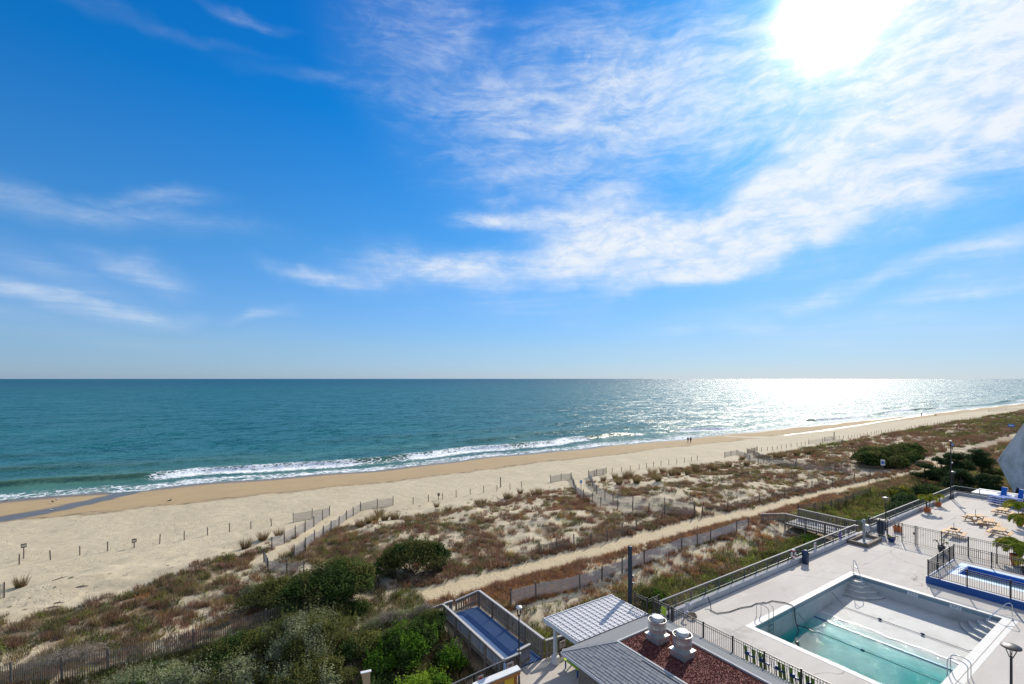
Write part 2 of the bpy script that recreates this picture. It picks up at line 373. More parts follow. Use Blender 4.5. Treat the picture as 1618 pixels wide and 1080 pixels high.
def pdist(u, v, pts):                                    # distance to a polyline
    d = np.full(np.shape(u), 1e9)
    for (a, b), (c, e) in zip(pts[:-1], pts[1:]):
        L2 = (c-a)**2+(e-b)**2; t = np.clip(((u-a)*(c-a)+(v-b)*(e-b))/L2, 0, 1)
        d = np.minimum(d, np.hypot(u-(a+t*(c-a)), v-(b+t*(e-b))))
    return d

# ------------------------------------------------------------------ the shape of the ground
WLU = [-400, -60, -27, -10, 0, 10, 18, 40, 75, 110, 140, 163, 250, 338, 450, 567, 900, 3000]
WLV = [118, 116, 113.4, 111.5, 110, 107.8, 106.4, 105.2, 105.6, 103, 101.6, 101.3, 98.5, 96.4, 94.3, 92.6, 88, 70]
def wl(u): return np.interp(u, WLU, WLV) + .8*np.sin(np.asarray(u)*.13)+.5*np.sin(np.asarray(u)*.31+1)
def vwarp(u, v):
    w = wl(u); return np.where(v > 66, 66+(v-66)*40/(w-66), v)
PV = [-200, 10, 19, 23, 26, 28.4, 31.5, 35, 38, 45, 52, 58, 62, 66, 75, 84, 90, 97, 106, 112, 125, 160, 400]
PZ = [3.3, 3.3, 3.3, 3.2, 3.35, 4.05, 4.0, 4.0, 4.1, 4.05, 3.65, 2.95, 2.35, 2.05, 1.95, 1.72, 1.42, .95, .10, -.4, -1.3, -5, -12]
PATH = [(-60, 33.0), (-20, 32.8), (0, 32.9), (8, 33.3), (13.5, 33.9), (20, 33.7), (27, 33.5), (35, 33.6), (44, 33.3), (50, 33.2), (58, 32.6), (66, 32.4), (79, 32.4), (92, 31.1), (98, 30.8), (108, 30.2), (117, 29.8), (122, 31.6), (130, 33.0), (125, 32.2), (134, 31.4), (145, 29.6), (156, 28.6)]
X1 = [(5.2, 49.0), (7.2, 51.6), (10.4, 56), (13, 60), (16.2, 63.6), (17.5, 67)]
X2 = [(55.5, 63), (51, 56.5), (48.4, 52.5), (47.4, 48.8), (48.2, 44), (52.6, 37.5), (53.4, 35)]
X3 = [(103.8, 62), (100, 56), (97.2, 52), (97.2, 46), (100.4, 38), (101.5, 32)]
X4 = [(152, 62), (147, 52), (143, 44), (146, 34)]
PATHW_U = [-60, 12, 20, 50, 66, 80, 97, 110, 200]; PATHW_W = [1.1, 1.15, 1.3, 1.55, 1.15, 1.0, .95, 1.0, 1.0]
def pathmask(u, v):
    w = np.interp(u, PATHW_U, PATHW_W)*(.85+.3*vn(u*.35, v*.35, 91))
    m = 1-sstep(w*.8, w*1.12, pdist(u, v, PATH))
    for X, ww in ((X1, 1.35), (X2, 1.15), (X3, 1.1), (X4, 1.1)): m = np.maximum(m, 1-sstep(ww*.8, ww*1.15, pdist(u, v, X)))
    return m
def h(u, v):
    u = np.asarray(u, float); v = np.asarray(v, float)
    z = np.interp(vwarp(u, v), PV, PZ)
    dune = sstep(35.5, 39, v)*(1-sstep(58, 64, v)); low = sstep(20, 24, v)*(1-sstep(27, 31, v))
    pm = pathmask(u, v)
    z = z + (dune*(1-.75*pm))*((fbm(u*.14, v*.2, 3, 3)-.5)*1.3 + (fbm(u*.55, v*.6, 5, 2)-.5)*.35)
    z = z + low*(fbm(u*.3, v*.3, 9, 3)-.5)*.6
    far = sstep(120, 260, u)*dune; z = z + far*1.0*fbm(u*.05, v*.12, 23, 3)
    sand = (1-dune)*sstep(57, 62, v)*(1-sstep(84, 90, vwarp(u, v)))
    z = z + sand*(fbm(u*.3, v*.3, 13, 3)-.5)*.22 + (fbm(u*1.3, v*1.3, 15, 2)-.5)*.05*sstep(28, 32, v)*(1-sstep(96, 100, v))
    z = z - .12*pm
    return z
def hz(u, v): return float(h(u, v))
def gp(px, py, z0=3.0):                                   # where a sight line of the survey meets the ground
    z = z0
    for _ in range(14):
        Y = FPX*(CAMZ-z)/(py-HY); X = (px-CX)/FPX*Y; u, v = X*SN+Y*CS, -X*CS+Y*SN
        z = .5*z+.5*hz(u, v)
    return u, v, hz(u, v)
def at(px, py, z):
    Y = FPX*(CAMZ-z)/(py-HY); X = (px-CX)/FPX*Y
    return X*SN+Y*CS, -X*CS+Y*SN
VE_U = [-60, -20, -12, -6, -.5, 5, 10, 20, 28, 46, 60, 100, 160, 220, 900]; VE_V = [47, 47.5, 48, 47.6, 51.4, 55.2, 57.8, 59.2, 59.4, 60.6, 61, 61, 60.5, 62.5, 64]
RUN1 = [(-60, 84), (-34, 88.5), (-22, 92.2), (-17.2, 95.2), (-13.1, 101.5), (-10.2, 108), (-9.5, 112)]
RUN2 = [(158, 101), (150, 93.5), (149.5, 86), (155, 81.7), (190, 81.2), (240, 84.5), (288, 88), (340, 91)]
def veg(u, v):
    ve = np.interp(u, VE_U, VE_V)+(vn(u*.5, v*.5, 31)-.5)*3
    a = sstep(0, 3.5, ve-v)*sstep(34.6, 36.2, v)
    a = a*np.where(u < 14, .34+.75*sstep(.34, .52, fbm(u*.22, v*.30, 41, 4)), .16+.80*sstep(.38, .64, fbm(u*.22, v*.30, 41, 4)))
    a = np.where((v > 52) & (u > 14), a*.75, a)
    b = (1-sstep(28.2, 31.2, v))*sstep(-20, 12, v+0*u)
    a = np.maximum(a, np.where(u > 124, sstep(28, 30, v)*sstep(0, 3.5, ve-v)*(.45+.6*sstep(.4, .6, fbm(u*.08, v*.2, 42, 3))), 0))
    bank = sstep(26.2, 27.2, v)*(1-sstep(28.2, 28.8, v))*(u > 16)
    b = b*(1-.6*bank)*(.55+.6*sstep(.35, .55, fbm(u*.3, v*.35, 43, 3)))
    c = sstep(28.2, 29.4, v)*(1-sstep(31.2, 32.4, v))*.45*(fbm(u*.5, v*.5, 47, 3) > .45)
    return np.clip(np.maximum(np.maximum(a, b), c), 0, 1)*(1-pathmask(u, v))

def grid_mesh(name, us, vs, zf, mat_, attrs, split=None):
    U, V = np.meshgrid(us, vs, indexing='ij'); Z = zf(U, V)
    A = {k: f(U, V) for k, f in attrs.items()}
    nu, nv = len(us), len(vs); idx = np.arange(nu*nv).reshape(nu, nv)
    q = np.stack([idx[:-1, :-1], idx[1:, :-1], idx[1:, 1:], idx[:-1, 1:]], -1).reshape(-1, 4)
    co = np.stack([U, V, Z], -1).reshape(-1, 3)
    cu = (U[:-1, :-1]+U[1:, 1:]).ravel()/2; cv = (V[:-1, :-1]+V[1:, 1:]).ravel()/2
    groups = [(name, np.ones(len(q), bool))] if split is None else split(cu, cv)
    outs = []
    for nm, msk in groups:
        qq = q[msk]; used, inv = np.unique(qq, return_inverse=True); qq = inv.reshape(-1, 4)
        outs.append(raw_mesh(nm, co[used], qq, mat_, {k: a.reshape(-1)[used] for k, a in A.items()}, True))
    return outs
def raw_mesh(nm, co, faces, mat_, fattrs=None, smooth=False, col=None):
    me = bpy.data.meshes.new(nm); n = len(co); k = faces.shape[1]; f = len(faces)
    me.vertices.add(n); me.vertices.foreach_set('co', np.ascontiguousarray(co, np.float32).ravel())
    me.loops.add(f*k); me.loops.foreach_set('vertex_index', np.ascontiguousarray(faces, np.int32).ravel())
    me.polygons.add(f); me.polygons.foreach_set('loop_start', np.arange(0, f*k, k, dtype=np.int32))
    try: me.polygons.foreach_set('loop_total', np.full(f, k, np.int32))
    except Exception: pass
    me.materials.append(mat_)
    for kk, a in (fattrs or {}).items():
        at_ = me.attributes.new(kk, 'FLOAT', 'POINT'); at_.data.foreach_set('value', np.ascontiguousarray(a, np.float32))
    if col is not None:
        at_ = me.attributes.new('col', 'FLOAT_COLOR', 'POINT')
        at_.data.foreach_set('color', np.ascontiguousarray(np.concatenate([col, np.ones((n, 1))], 1), np.float32).ravel())
    me.update(calc_edges=True)
    if smooth: me.shade_smooth()
    o = bpy.data.objects.new(nm, me); C.objects.link(o); return o

def ground_material():
    m = bpy.data.materials.new('sand_ground'); m.use_nodes = True; T = NT(m.node_tree); b = T.n['Principled BSDF']
    P = T.pos(); vv = T.attr('vv'); vg = T.attr('veg'); pa = T.attr('path'); ru = T.attr('run')
    n1 = T.noise(P, .18, 6, .6); n2 = T.noise(P, 1.4, 6, .65); n3 = T.noise(P, 9, 5, .65); n4 = T.noise(P, 45, 3, .6)
    dry = T.mix(T.mr(n1, .35, .65), (.475,.395,.258), (.54,.455,.308))
    dry = T.mix(T.mr(n2, .35, .75), dry, (.385,.325,.22))
    fl = T.math('MULTIPLY', T.mr(n3, .62, .72), T.mr(vv, 63, 40, .10, .55)); dry = T.mix(fl, dry, (.20,.145,.09))
    pth = T.mix(T.mr(n2, .3, .7), (.53,.43,.27), (.44,.35,.215)); pth = T.mix(T.math('MULTIPLY', T.mr(n3, .55, .75), .5), pth, (.36,.25,.13))
    dry = T.mix(T.math('MULTIPLY', pa, T.mr(vv, 37, 42, 1, .12)), dry, pth)
    # damp band of the foreshore
    edge = T.math('ADD', vv, T.math('MULTIPLY', T.math('SUBTRACT', n1, .5), 9.0))
    wetf = T.mr(edge, 83.5, 86.5, 0, 1, True)
    wet = T.mix(T.mr(n1, .3, .7), (.40,.285,.145), (.35,.25,.13)); wet = T.mix(T.math('MULTIPLY', T.mr(n2, .4, .8), .35), wet, (.29,.20,.105))
    swash = T.mr(vv, 101.5, 104.5, 0, 1, True); wet = T.mix(swash, wet, (.17,.125,.08))
    col = T.mix(wetf, dry, wet)
    wr = T.math('MULTIPLY', T.mr(T.math('ABSOLUTE', T.math('SUBTRACT', edge, 85.6)), 1.3, .2), T.mr(T.noise(T.mapv(P, scale=(.35, 1.6, 1)), 1.6, 7, .7), .46, .56))
    col = T.mix(T.math('MULTIPLY', wr, .85), col, (.075,.058,.04))
    col = T.mix(ru, col, (.12,.105,.085))
    # plant litter between the tufts
    lit = T.ramp(T.noise(P, 1.1, 6, .7), [(.30, (.11,.10,.05)), (.42, (.21,.155,.095)), (.52, (.29,.20,.125)), (.62, (.25,.20,.11)), (.75, (.40,.32,.21))])
    lit = T.mix(T.mr(n3, .45, .68, 0, .5), lit, (.09,.06,.04))
    lm = T.mr(T.math('ADD', vg, T.math('MULTIPLY', T.math('SUBTRACT', T.noise(P, 1.9, 7, .72), .5), 1.9)), .48, .68)
    lm = T.math('MULTIPLY', lm, T.mr(vg, .05, .22))
    col = T.mix(T.math('MULTIPLY', lm, .88), col, lit)
    T.put(b.inputs['Base Color'], col)
    rg = T.mr(swash, 0, 1, .92, .35); rg = T.math('MULTIPLY', rg, T.mr(ru, 0, 1, 1, .42)); T.put(b.inputs['Roughness'], rg)
    b.inputs['Specular IOR Level'].default_value = .35
    foot = T.voro(T.vmath('ADD', P, T.vmath('SCALE', T.noisec(P, 2, 2), scale=.5)), 2.6)
    hgt = T.math('ADD', T.math('MULTIPLY', T.mr(foot, 0, .35), T.math('MAXIMUM', pa, T.mr(T.noise(P, .16, 4, .55), .47, .54))), T.math('ADD', T.math('MULTIPLY', n2, 1.0), T.math('MULTIPLY', n3, .5)))
    st = T.math('MULTIPLY', T.mr(wetf, 0, 1, 1, .12), T.mr(ru, 0, 1, 1, .1))
    bp = T.node('ShaderNodeBump'); bp.inputs['Distance'].default_value = .09; T.put(bp.inputs['Strength'], T.math('MULTIPLY', st, .7)); T.put(bp.inputs['Height'], hgt)
    T.put(b.inputs['Normal'], bp.outputs[0])
    return m
def lines(segs):
    out = []; 
    for a, b, st in segs: out += list(np.arange(a, b, st))
    return np.array(sorted(set(np.round(out+[segs[-1][1]], 4))))
gus = np.concatenate([lines([(-60, -16, 1.2), (-16, 62, .33), (62, 130, .55), (130, 260, 1.2)]), np.geomspace(264, 3000, 80)])
gvs = lines([(-120, 10, 6), (10, 19, 1.0), (19, 66, .33), (66, 116, .8), (116, 130, 3)])
def gsplit(cu, cv):
    pm = (pathmask(cu, cv) > .5) & (cv < 62); be = (~pm) & (cv > np.interp(cu, VE_U, VE_V)); return [('path', pm), ('beach', be), ('dune', ~(pm | be))]
def runmask(u, v):
    w1 = np.interp(v, [84, 95, 101, 108, 112], [3.2, 2.7, 2.4, 3.0, 5]); r1 = 1-sstep(w1*.6, w1, pdist(u, v, RUN1)+(vn(u*.6, v*.6, 71)-.5)*1.0)
    w2 = np.interp(u, [149, 158, 190, 300], [1.1, .6, 1.3, 1.6]); r2 = 1-sstep(w2*.5, w2, pdist(u, v, RUN2)+(vn(u*.15, v*.5, 73)-.5)*1.2)
    return np.maximum(r1, r2*.9)
SANDM = ground_material()
gr = grid_mesh('dune', gus, gvs, lambda u, v: h(u, v)-.10*runmask(u, v), SANDM,
    {'vv': vwarp, 'veg': veg, 'path': pathmask, 'run': runmask}, gsplit)
for o in gr: tag(o, {'path': 'trodden yellow sand track behind the dune with side paths to the beach', 'beach': 'wide pale sand beach, damp and tan near the waves', 'dune': 'low sandy dune with brown plant litter'}[o.name], o.name, kind='structure')

# ------------------------------------------------------------------ the sea
def sea_material():
    m = bpy.data.materials.new('sea_water'); m.use_nodes = True; T = NT(m.node_tree); b = T.n['Principled BSDF']
    P = T.pos(); s = T.attr('s'); fo = T.attr('foam'); cr = T.attr('crest')
    near = T.mr(s, 4, 60, 0, 1, True); far = T.mr(s, 200, 2500, 0, 1, True)
    col = T.mix(near, (.070,.170,.130), (.014,.120,.128)); col = T.mix(far, col, (.003,.068,.100))
    big = T.noise(T.mapv(P, rot=(0, 0, R(8)), scale=(.35, 1.6, 1)), .035, 5, .6)
    col = T.mix(T.mr(big, .38, .66, 0, .75), col, (.008,.085,.105))
    col = T.mix(T.math('MULTIPLY', cr, .6), col, (.055,.105,.06))
    # foam: lace of the swash and the broken crest
    w = T.vmath('ADD', T.mapv(P, scale=(.62, 1, 1)), T.vmath('SCALE', T.noisec(P, .6, 3), scale=1.3))
    lace = T.voro(w, 1.15, 'DISTANCE_TO_EDGE'); lace2 = T.voro(w, 3.1, 'DISTANCE_TO_EDGE')
    fn = T.noise(w, .9, 8, .74)
    l = T.math('MAXIMUM', T.mr(lace, .20, .02), T.math('MULTIPLY', T.mr(lace2, .16, .02), .7))
    f = T.mr(T.math('ADD', T.math('ADD', fo, T.math('MULTIPLY', T.math('SUBTRACT', fn, .5), 1.7)), T.math('MULTIPLY', T.math('SUBTRACT', l, .5), .50)), .46, .58)
    f = T.math('MULTIPLY', f, T.mr(fo, .02, .10))
    # scattered whitecaps out at sea
    wc = T.mr(T.noise(T.mapv(P, rot=(0, 0, R(15)), scale=(.25, .8, 1)), .42, 5, .65, .1), .755, .785)
    wc = T.math('MULTIPLY', wc, T.math('MULTIPLY', T.mr(s, 30, 70), T.mr(T.noise(P, .02, 2), .45, .6)))
    f = T.math('MAXIMUM', f, T.math('MULTIPLY', wc, .8))
    T.put(b.inputs['Base Color'], T.mix(f, col, (.80,.82,.82)))
    T.put(b.inputs['Roughness'], T.mr(f, 0, 1, .34, .8)); b.inputs['IOR'].default_value = 1.33
    b.inputs['Specular IOR Level'].default_value = .135
    # chop: slopes taken straight from noise, so that far water stays rough
    def slope(rot, sc, s_, k):
        return T.vmath('SCALE', T.vmath('SUBTRACT', T.noisec(T.mapv(P, rot=(0, 0, R(rot)), scale=sc), s_, 3), (.5, .5, .5)), scale=k)
    off = T.vmath('ADD', T.vmath('ADD', slope(10, (.5, 1, 1), .11, .55), slope(-16, (.55, 1, 1), .55, .95)), slope(22, (.7, 1, 1), 2.6, 1.25))
    off = T.vmath('MULTIPLY', off, T.comb(1.3, 2.0, 0.0))
    off = T.vmath('SCALE', off, scale=T.mr(s, 0, 40, .3, 1))
    nrm = T.vmath('NORMALIZE', T.vmath('ADD', T.node('ShaderNodeNewGeometry').outputs['Normal'], off))
    T.put(b.inputs['Normal'], T.bump(T.math('MULTIPLY', f, .15), .8, 1.0, nrm))
    return m
def crest_line(u): return 15.0+7.0*(fbm(u*.022, 0*u+3, 51, 2)-.5)*2+1.6*(vn(u*.12, 0*u, 53)-.5)
def sea_fields(U, S):
    c0 = crest_line(U); amp = .25+.75*sstep(.36, .62, vn(U*.035, 0*U+7, 55))
    x = S-c0
    face = np.where(x < 0, np.exp(-(x/1.1)**2), np.exp(-(x/4.2)**2))*amp
    c1 = c0+19+5*(vn(U*.03, 0*U, 57)-.5); a1 = sstep(.40, .75, vn(U*.02, 0*U+2, 58)); x1 = S-c1
    sw = np.where(x1 < 0, np.exp(-(x1/3.0)**2), np.exp(-(x1/7)**2))*a1
    c2 = c0+45+8*(vn(U*.02, 0*U, 61)-.5); a2 = sstep(.35, .75, vn(U*.016, 0*U+5, 62)); x2 = S-c2
    sw2 = np.exp(-(x2/6.0)**2)*a2
    return c0, amp, x, face, sw, sw2
sea_us = np.concatenate([-np.geomspace(60000, 75, 40), lines([(-70, 120, .45), (120, 260, 1.1)]), np.geomspace(262, 60000, 110)])
sea_ss = np.concatenate([lines([(-5, 30, .35), (30, 90, 1.2)]), np.geomspace(92, 60000, 90)])
def sea_build():
    U, S = np.meshgrid(sea_us, sea_ss, indexing='ij')
    c0, amp, x, face, sw, sw2 = sea_fields(U, S)
    fade = sstep(3, 9, S)
    lap = .14*(1-sstep(0, 8, S))*(fbm(U*.25, S*.2, 65, 3)-.35)
    Z = .02+fade*(face*1.05+sw*.55+sw2*.40)+lap+.10*sstep(5, 12, S)*(1-sstep(60, 300, S))*(fbm(U*.35, S*.55, 67, 3)-.5)
    Z = np.where(S > 400, .0, Z)
    V = wl(np.clip(U, -400, 3000))*np.clip(1-S/4000, 0, 1)+S
    # foam density: swash apron, the tumbling lip and streaks behind it
    br = sstep(.25, .75, amp)*sstep(.30, .62, vn(U*.05, 0*U+11, 69))
    foam = .60*sstep(-4.6, -3.6, S)*(1-sstep(c0*.22, c0*.72, S))*(.72+.75*(fbm(U*.12, S*.35, 71, 3)-.4))
    foam = np.maximum(foam, .95*np.exp(-((S+2.2+1.6*(vn(U*.09, 0*U, 72)-.5))/1.0)**2))
    foam = np.maximum(foam, br*.80*np.exp(-((x+2.0)/2.6)**2)); foam = np.maximum(foam, br*.55*np.exp(-((x-1.5)/3.0)**2)*fbm(U*.3, S*.4, 73, 2)*1.6)
    foam = np.where(S > 45, 0, foam)
    crest = np.clip(np.maximum(np.where(x < .5, face, face*.4)*(1-br), np.maximum(sw*.8, sw2*.5)), 0, 1)
    nu, nv = U.shape; idx = np.arange(nu*nv).reshape(nu, nv)
    q = np.stack([idx[:-1, :-1], idx[1:, :-1], idx[1:, 1:], idx[:-1, 1:]], -1).reshape(-1, 4)
    o = raw_mesh('sea', np.stack([U, V, Z], -1).reshape(-1, 3), q, sea_material(), {'s': S.ravel(), 'foam': foam.ravel(), 'crest': crest.ravel()}, True)
    tag(o, 'blue green sea with white breakers along the beach', 'sea', kind='structure')
sea_build()
# ------------------------------------------------------------------ pool deck, plaza and the swimming pool
DZ = 6.0
def slab_tops(parent, rects, z1, z0, m, nm='slab'):
    for (a, b, c, d) in rects:
        g = .006; o = MB().bx(a+g, b-g, c+g, d-g, z0, z1).build(nm, m, parent)
deck = MB().bx(22.4, 79.2, -40, 18.6, 3.0, 5.4)
# the deck's base is built round the pool so that the basin is a real hole
base = MB(); PU0, PU1, PV0, PV1 = 27.10, 40.62, 7.52, 15.30
for (a, b, c, d) in ((22.3, PU0-.4, -40, 18.6), (PU1+.4, 79.0, -40, 18.6), (PU0-.4, PU1+.4, PV1+.4, 18.6), (PU0-.4, PU1+.4, -40, PV0-.4)):
    base.bx(a, b, c, d, 2.6, DZ-.12)
dk = base.build('pool_deck', MAT['concrete2']); tag(dk, 'raised concrete pool deck with pale grey slabs', 'pool deck', kind='structure')
rects = []
us = [22.3, PU0-.36, PU1+.36, 46.5, 52.2, 58.5, 65, 71.5, 78.9]; vs = [-40, -20, -6, 1.2, PV0-.36, PV1+.36, 18.55]
for a, b in zip(us[:-1], us[1:]):
    for c, d in zip(vs[:-1], vs[1:]):
        if a == us[1] and c == vs[4]: continue
        rects.append((a, b, c, d))
slab_tops(dk, rects, DZ, DZ-.14, MAT['concrete'])
pool = thing('swimming_pool', 'large half drained swimming pool with white plaster basin and turquoise water', 'swimming pool', (34, 11.4, DZ))
# shell: floor profile along u
prof = [(PU0, 2.95), (29.5, 3.0), (33.4, 4.32), (34.45, 4.58), (35.25, 4.70), (PU1, 4.98)]
fl = MB()
for (a, za), (b, zb) in zip(prof[:-1], prof[1:]):
    n = 10
    for i in range(n):
        c = PV0+(PV1-PV0)*i/n; d = PV0+(PV1-PV0)*(i+1)/n; fl.quad((a, c, za), (b, c, zb), (b, d, zb), (a, d, za))
fl.build('floor', MAT['plaster'], pool)
wt = DZ-.30
def wallq(mb, p, q, zf):
    m = mb; n = len(p)
def zfl(u): return float(np.interp(u, [k for k, _ in prof], [z for _, z in prof]))
wm = MB(); ul = [k for k, _ in prof]
for a, b in zip(ul[:-1], ul[1:]):
    for v0, v1 in ((PV1, PV1+.25), (PV0-.25, PV0)):
        wm.add([(u, v, z) for u in (a, b) for v in (v0, v1) for z in (zfl(u)-.05, wt)], [(0,1,3,2), (4,6,7,5), (0,4,5,1), (2,3,7,6), (1,5,7,3), (0,2,6,4)])
wm.bx(PU1, PU1+.25, PV0-.25, PV1+.25, 4.9, wt); wm.bx(PU0-.25, PU0, PV0-.25, PV1+.25, 2.8, wt)
wm.build('wall', MAT['plaster'], pool)
tb = MB(); tb.bx(PU0-.25, PU0, PV0-.25, PV1+.25, wt, DZ-.07); tb.bx(PU1, PU1+.25, PV0-.25, PV1+.25, wt, DZ-.07)
tb.bx(PU0, PU1, PV1, PV1+.25, wt, DZ-.07); tb.bx(PU0, PU1, PV0-.25, PV0, wt, DZ-.07); tb.build('tile_band', MAT['tile'], pool)
for (a, b, c, d) in ((PU0-.36, PU0+.02, PV0-.36, PV1+.36), (PU1-.02, PU1+.36, PV0-.36, PV1+.36), (PU0+.03, PU1-.03, PV1-.02, PV1+.36), (PU0+.03, PU1-.03, PV0-.36, PV0+.02)):
    MB().bx(a, b, c, d, DZ-.068, DZ+.012).build('coping', MAT['coping'], pool)
g = MB()
g.bx(PU0-.37, PU1+.37, PV0-.62, PV0-.40, DZ-.02, DZ+.006); g.build('drain_channel', MAT['coping'], pool)
ln = MB(); ln.beam((34.42, PV0+.02, 4.585), (34.42, PV1-.02, 4.585), .13, .03); ln.build('blue_tile_line', MAT['bluetile'], pool)
for vv_ in (13.0, 11.4, 9.7):
    l2 = MB().bx(28.2, 28.45, vv_-.12, vv_+.12, 3.0, 3.03); l2.build('drain_cover', MAT['rope'], pool)
def steps(cu, cv, su, sv, n, r0, dr, zt, label=None):
    for k in range(n):
        r = r0+dr*k; top = zt-.235*k; pts = [(cu, cv)]+[(cu+su*r*math.cos(t), cv+sv*r*math.sin(t)) for t in np.linspace(0, math.pi/2, 14)]
        if su*sv < 0: pts = pts[::-1]
        o = MB().prism(pts, 4.6, top).build('step', MAT['plaster'], pool)
        e = MB().tube([(x, y, top-.02) for x, y in pts[1:]], .014, 5); sub(e, 'step_nosing', MAT['rope'], o)
steps(PU1-.005, PV1-.005, -1, -1, 4, .75, .38, DZ-.26)
steps(PU1-.005, PV0+.005, -1, 1, 4, .75, .38, DZ-.26)
for v_ in (12.1, 9.9):                        # white depth tiles with dark figures let into the tile band
    tl = MB().bx(PU1-.012, PU1-.002, v_-.52, v_+.06, wt+.005, DZ-.075).build('depth_tile', MAT['white'], pool)
    for i, c in enumerate('3FT'):
        fm = MB(); cu = bpy.data.curves.new('t', 'FONT'); cu.body = c; cu.size = .19
        to = bpy.data.objects.new('t', cu); C.objects.link(to); dg = bpy.context.evaluated_depsgraph_get(); me = to.evaluated_get(dg).to_mesh()
        for p in me.polygons:
            vs_ = [me.vertices[k].co for k in p.vertices]
            fm.add([(PU1-.016, v_-.05-.15*i-q.x, wt+.05+q.y) for q in vs_], [tuple(range(len(vs_)))])
        bpy.data.objects.remove(to)
        sub(fm, 'depth_mark', MAT['black'], tl, kind='stuff')
# water: a closed body over the deep end
def water_material(nm, dens, acol):
    m = bpy.data.materials.new(nm); m.use_nodes = True; T = NT(m.node_tree); T.n.remove(T.n['Principled BSDF']); out = T.n['Material Output']
    tr = T.node('ShaderNodeBsdfTransparent'); gl = T.node('ShaderNodeBsdfGlossy'); gl.inputs['Roughness'].default_value = .06
    P = T.pos(); hh = T.math('ADD', T.noise(P, 1.6, 4, .6, .5), T.math('MULTIPLY', T.noise(P, 6, 3, .6), .35)); nb = T.bump(hh, .5, .10)
    fr = T.node('ShaderNodeFresnel'); fr.inputs['IOR'].default_value = 1.33; T.l.new(nb, fr.inputs['Normal']); T.l.new(nb, gl.inputs['Normal'])
    mx = T.node('ShaderNodeMixShader'); T.l.new(T.math('MULTIPLY', fr.outputs[0], .10), mx.inputs[0]); T.l.new(tr.outputs[0], mx.inputs[1]); T.l.new(gl.outputs[0], mx.inputs[2])
    va = T.node('ShaderNodeVolumeAbsorption'); va.inputs['Color'].default_value = acol+(1,); va.inputs['Density'].default_value = dens
    T.l.new(mx.outputs[0], out.inputs['Surface']); T.l.new(va.outputs[0], out.inputs['Volume']); return m
WZ = 4.70; wb = MB(); e = .02
sec = [(PU0-e, WZ), (35.25, WZ), (34.45, 4.58-e), (33.4, 4.32-e), (29.5, 3.0-e), (PU0-e, 2.95-e)]
wv = [(u, v, z) for v in (PV0-e, PV1+e) for u, z in sec]; k6 = len(sec)
wb.add(wv, [tuple(range(k6)), tuple(range(2*k6-1, k6-1, -1))]+[(i, k6+i, k6+(i+1) % k6, (i+1) % k6) for i in range(k6)])
wtr = wb.build('pool_water', water_material('pool_water', .95, (.05,.87,.86)), kind='structure'); tag(wtr, 'clear turquoise water in the deep end of the drained pool', 'water')
# white strip: foam and caustic glint painted along the water's edge
sl_ = MB(); pts = [(35.30+.10*math.sin(v*2.1)+.07*math.sin(v*5.3), v, 4.708) for v in np.linspace(PV0+.02, PV1-.02, 40)]
for p, q in zip(pts[:-1], pts[1:]): sl_.beam(p, q, .16, .006)
sl_.build('foam_glint', MAT['white'], pool)
# ropes with floats across the basin
def pool_rope(u0, z0, u1, label, floats):
    t = thing('pool_rope', label, 'rope', (u0, (PV0+PV1)/2, z0))
    P_ = [(u0+(u1-u0)*k, PV1-(PV1-PV0)*k, z0+.03-(.0 if k in (0, 1) else .0)) for k in np.linspace(0, 1, 12)]
    P_ = [(PU1*0+u0, PV1-.005, z0+.75)]+[(a, b-.1 if i == 0 else b, zfl(a)+.05 if zfl(a) > 4.58 else z0+.03) for i, (a, b, c) in enumerate(P_[1:-1])]+[(u1, PV0+.01, z0+.6)]
    MB().tube(P_, .018, 5).build('line', MAT['rope'], t)
    for f in floats:
        b = PV1-(PV1-PV0)*f; a = u0+(u1-u0)*f; z = (zfl(a)+.08 if zfl(a) > 4.58 else z0+.03)
        o = MB().lathe((0, 0, 0), [(.02, -.11), (.06, -.08), (.075, 0), (.06, .08), (.02, .11)], 8).build('float', MAT['navy'], t, org=(0, 0, 0))
        o.location = (a-t.location[0], b-t.location[1], z-t.location[2]); o.rotation_euler = (R(90), 0, 0)
pool_rope(37.0, 4.80, 37.0, 'grey float rope lying on the dry shallow floor of the big pool', (.36, .64))
pool_rope(32.2, WZ, 32.2, 'grey float rope resting on the turquoise water of the big pool', (.46,))
# ladders and hand rails
def arch(p, d, hgt, fwd, drop, n=9):
    p = Vector(p); d = Vector(d)
    pts = [p, p+Vector((0, 0, hgt*.75))]
    for t in np.linspace(0, math.pi, n)[1:-1]:
        pts.append(p+d*(fwd/2*(1-math.cos(t)))+Vector((0, 0, hgt*.75+hgt*.25*math.sin(t))))
    pts += [p+d*fwd+Vector((0, 0, hgt*.70)), p+d*fwd+Vector((0, 0, -drop))]
    return pts
def ladder(u, v, du, dv, label, w=.5):
    t = thing('pool_ladder', label, 'ladder', (u, v, DZ)); side = Vector((-dv, du, 0))
    for s in (-w/2, w/2):
        MB().tube(arch(Vector((u, v, DZ+.01))+side*s, (du, dv, 0), .80, .75, 1.35), .022, 7).build('rail', MAT['steel'], t, True)
    for k in range(4):
        c = Vector((u+du*.72, v+dv*.72, DZ-.35-.28*k)); MB().beam(c-side*w/2, c+side*w/2, .10, .03).build('tread', MAT['steel'], t)
ladder(28.75, PV1+.62, 0, -1, 'steel pool ladder beside the black hose on the seaward edge')
ladder(31.1, PV0-.62, 0, 1, 'steel pool ladder opposite on the landward edge of the big pool')
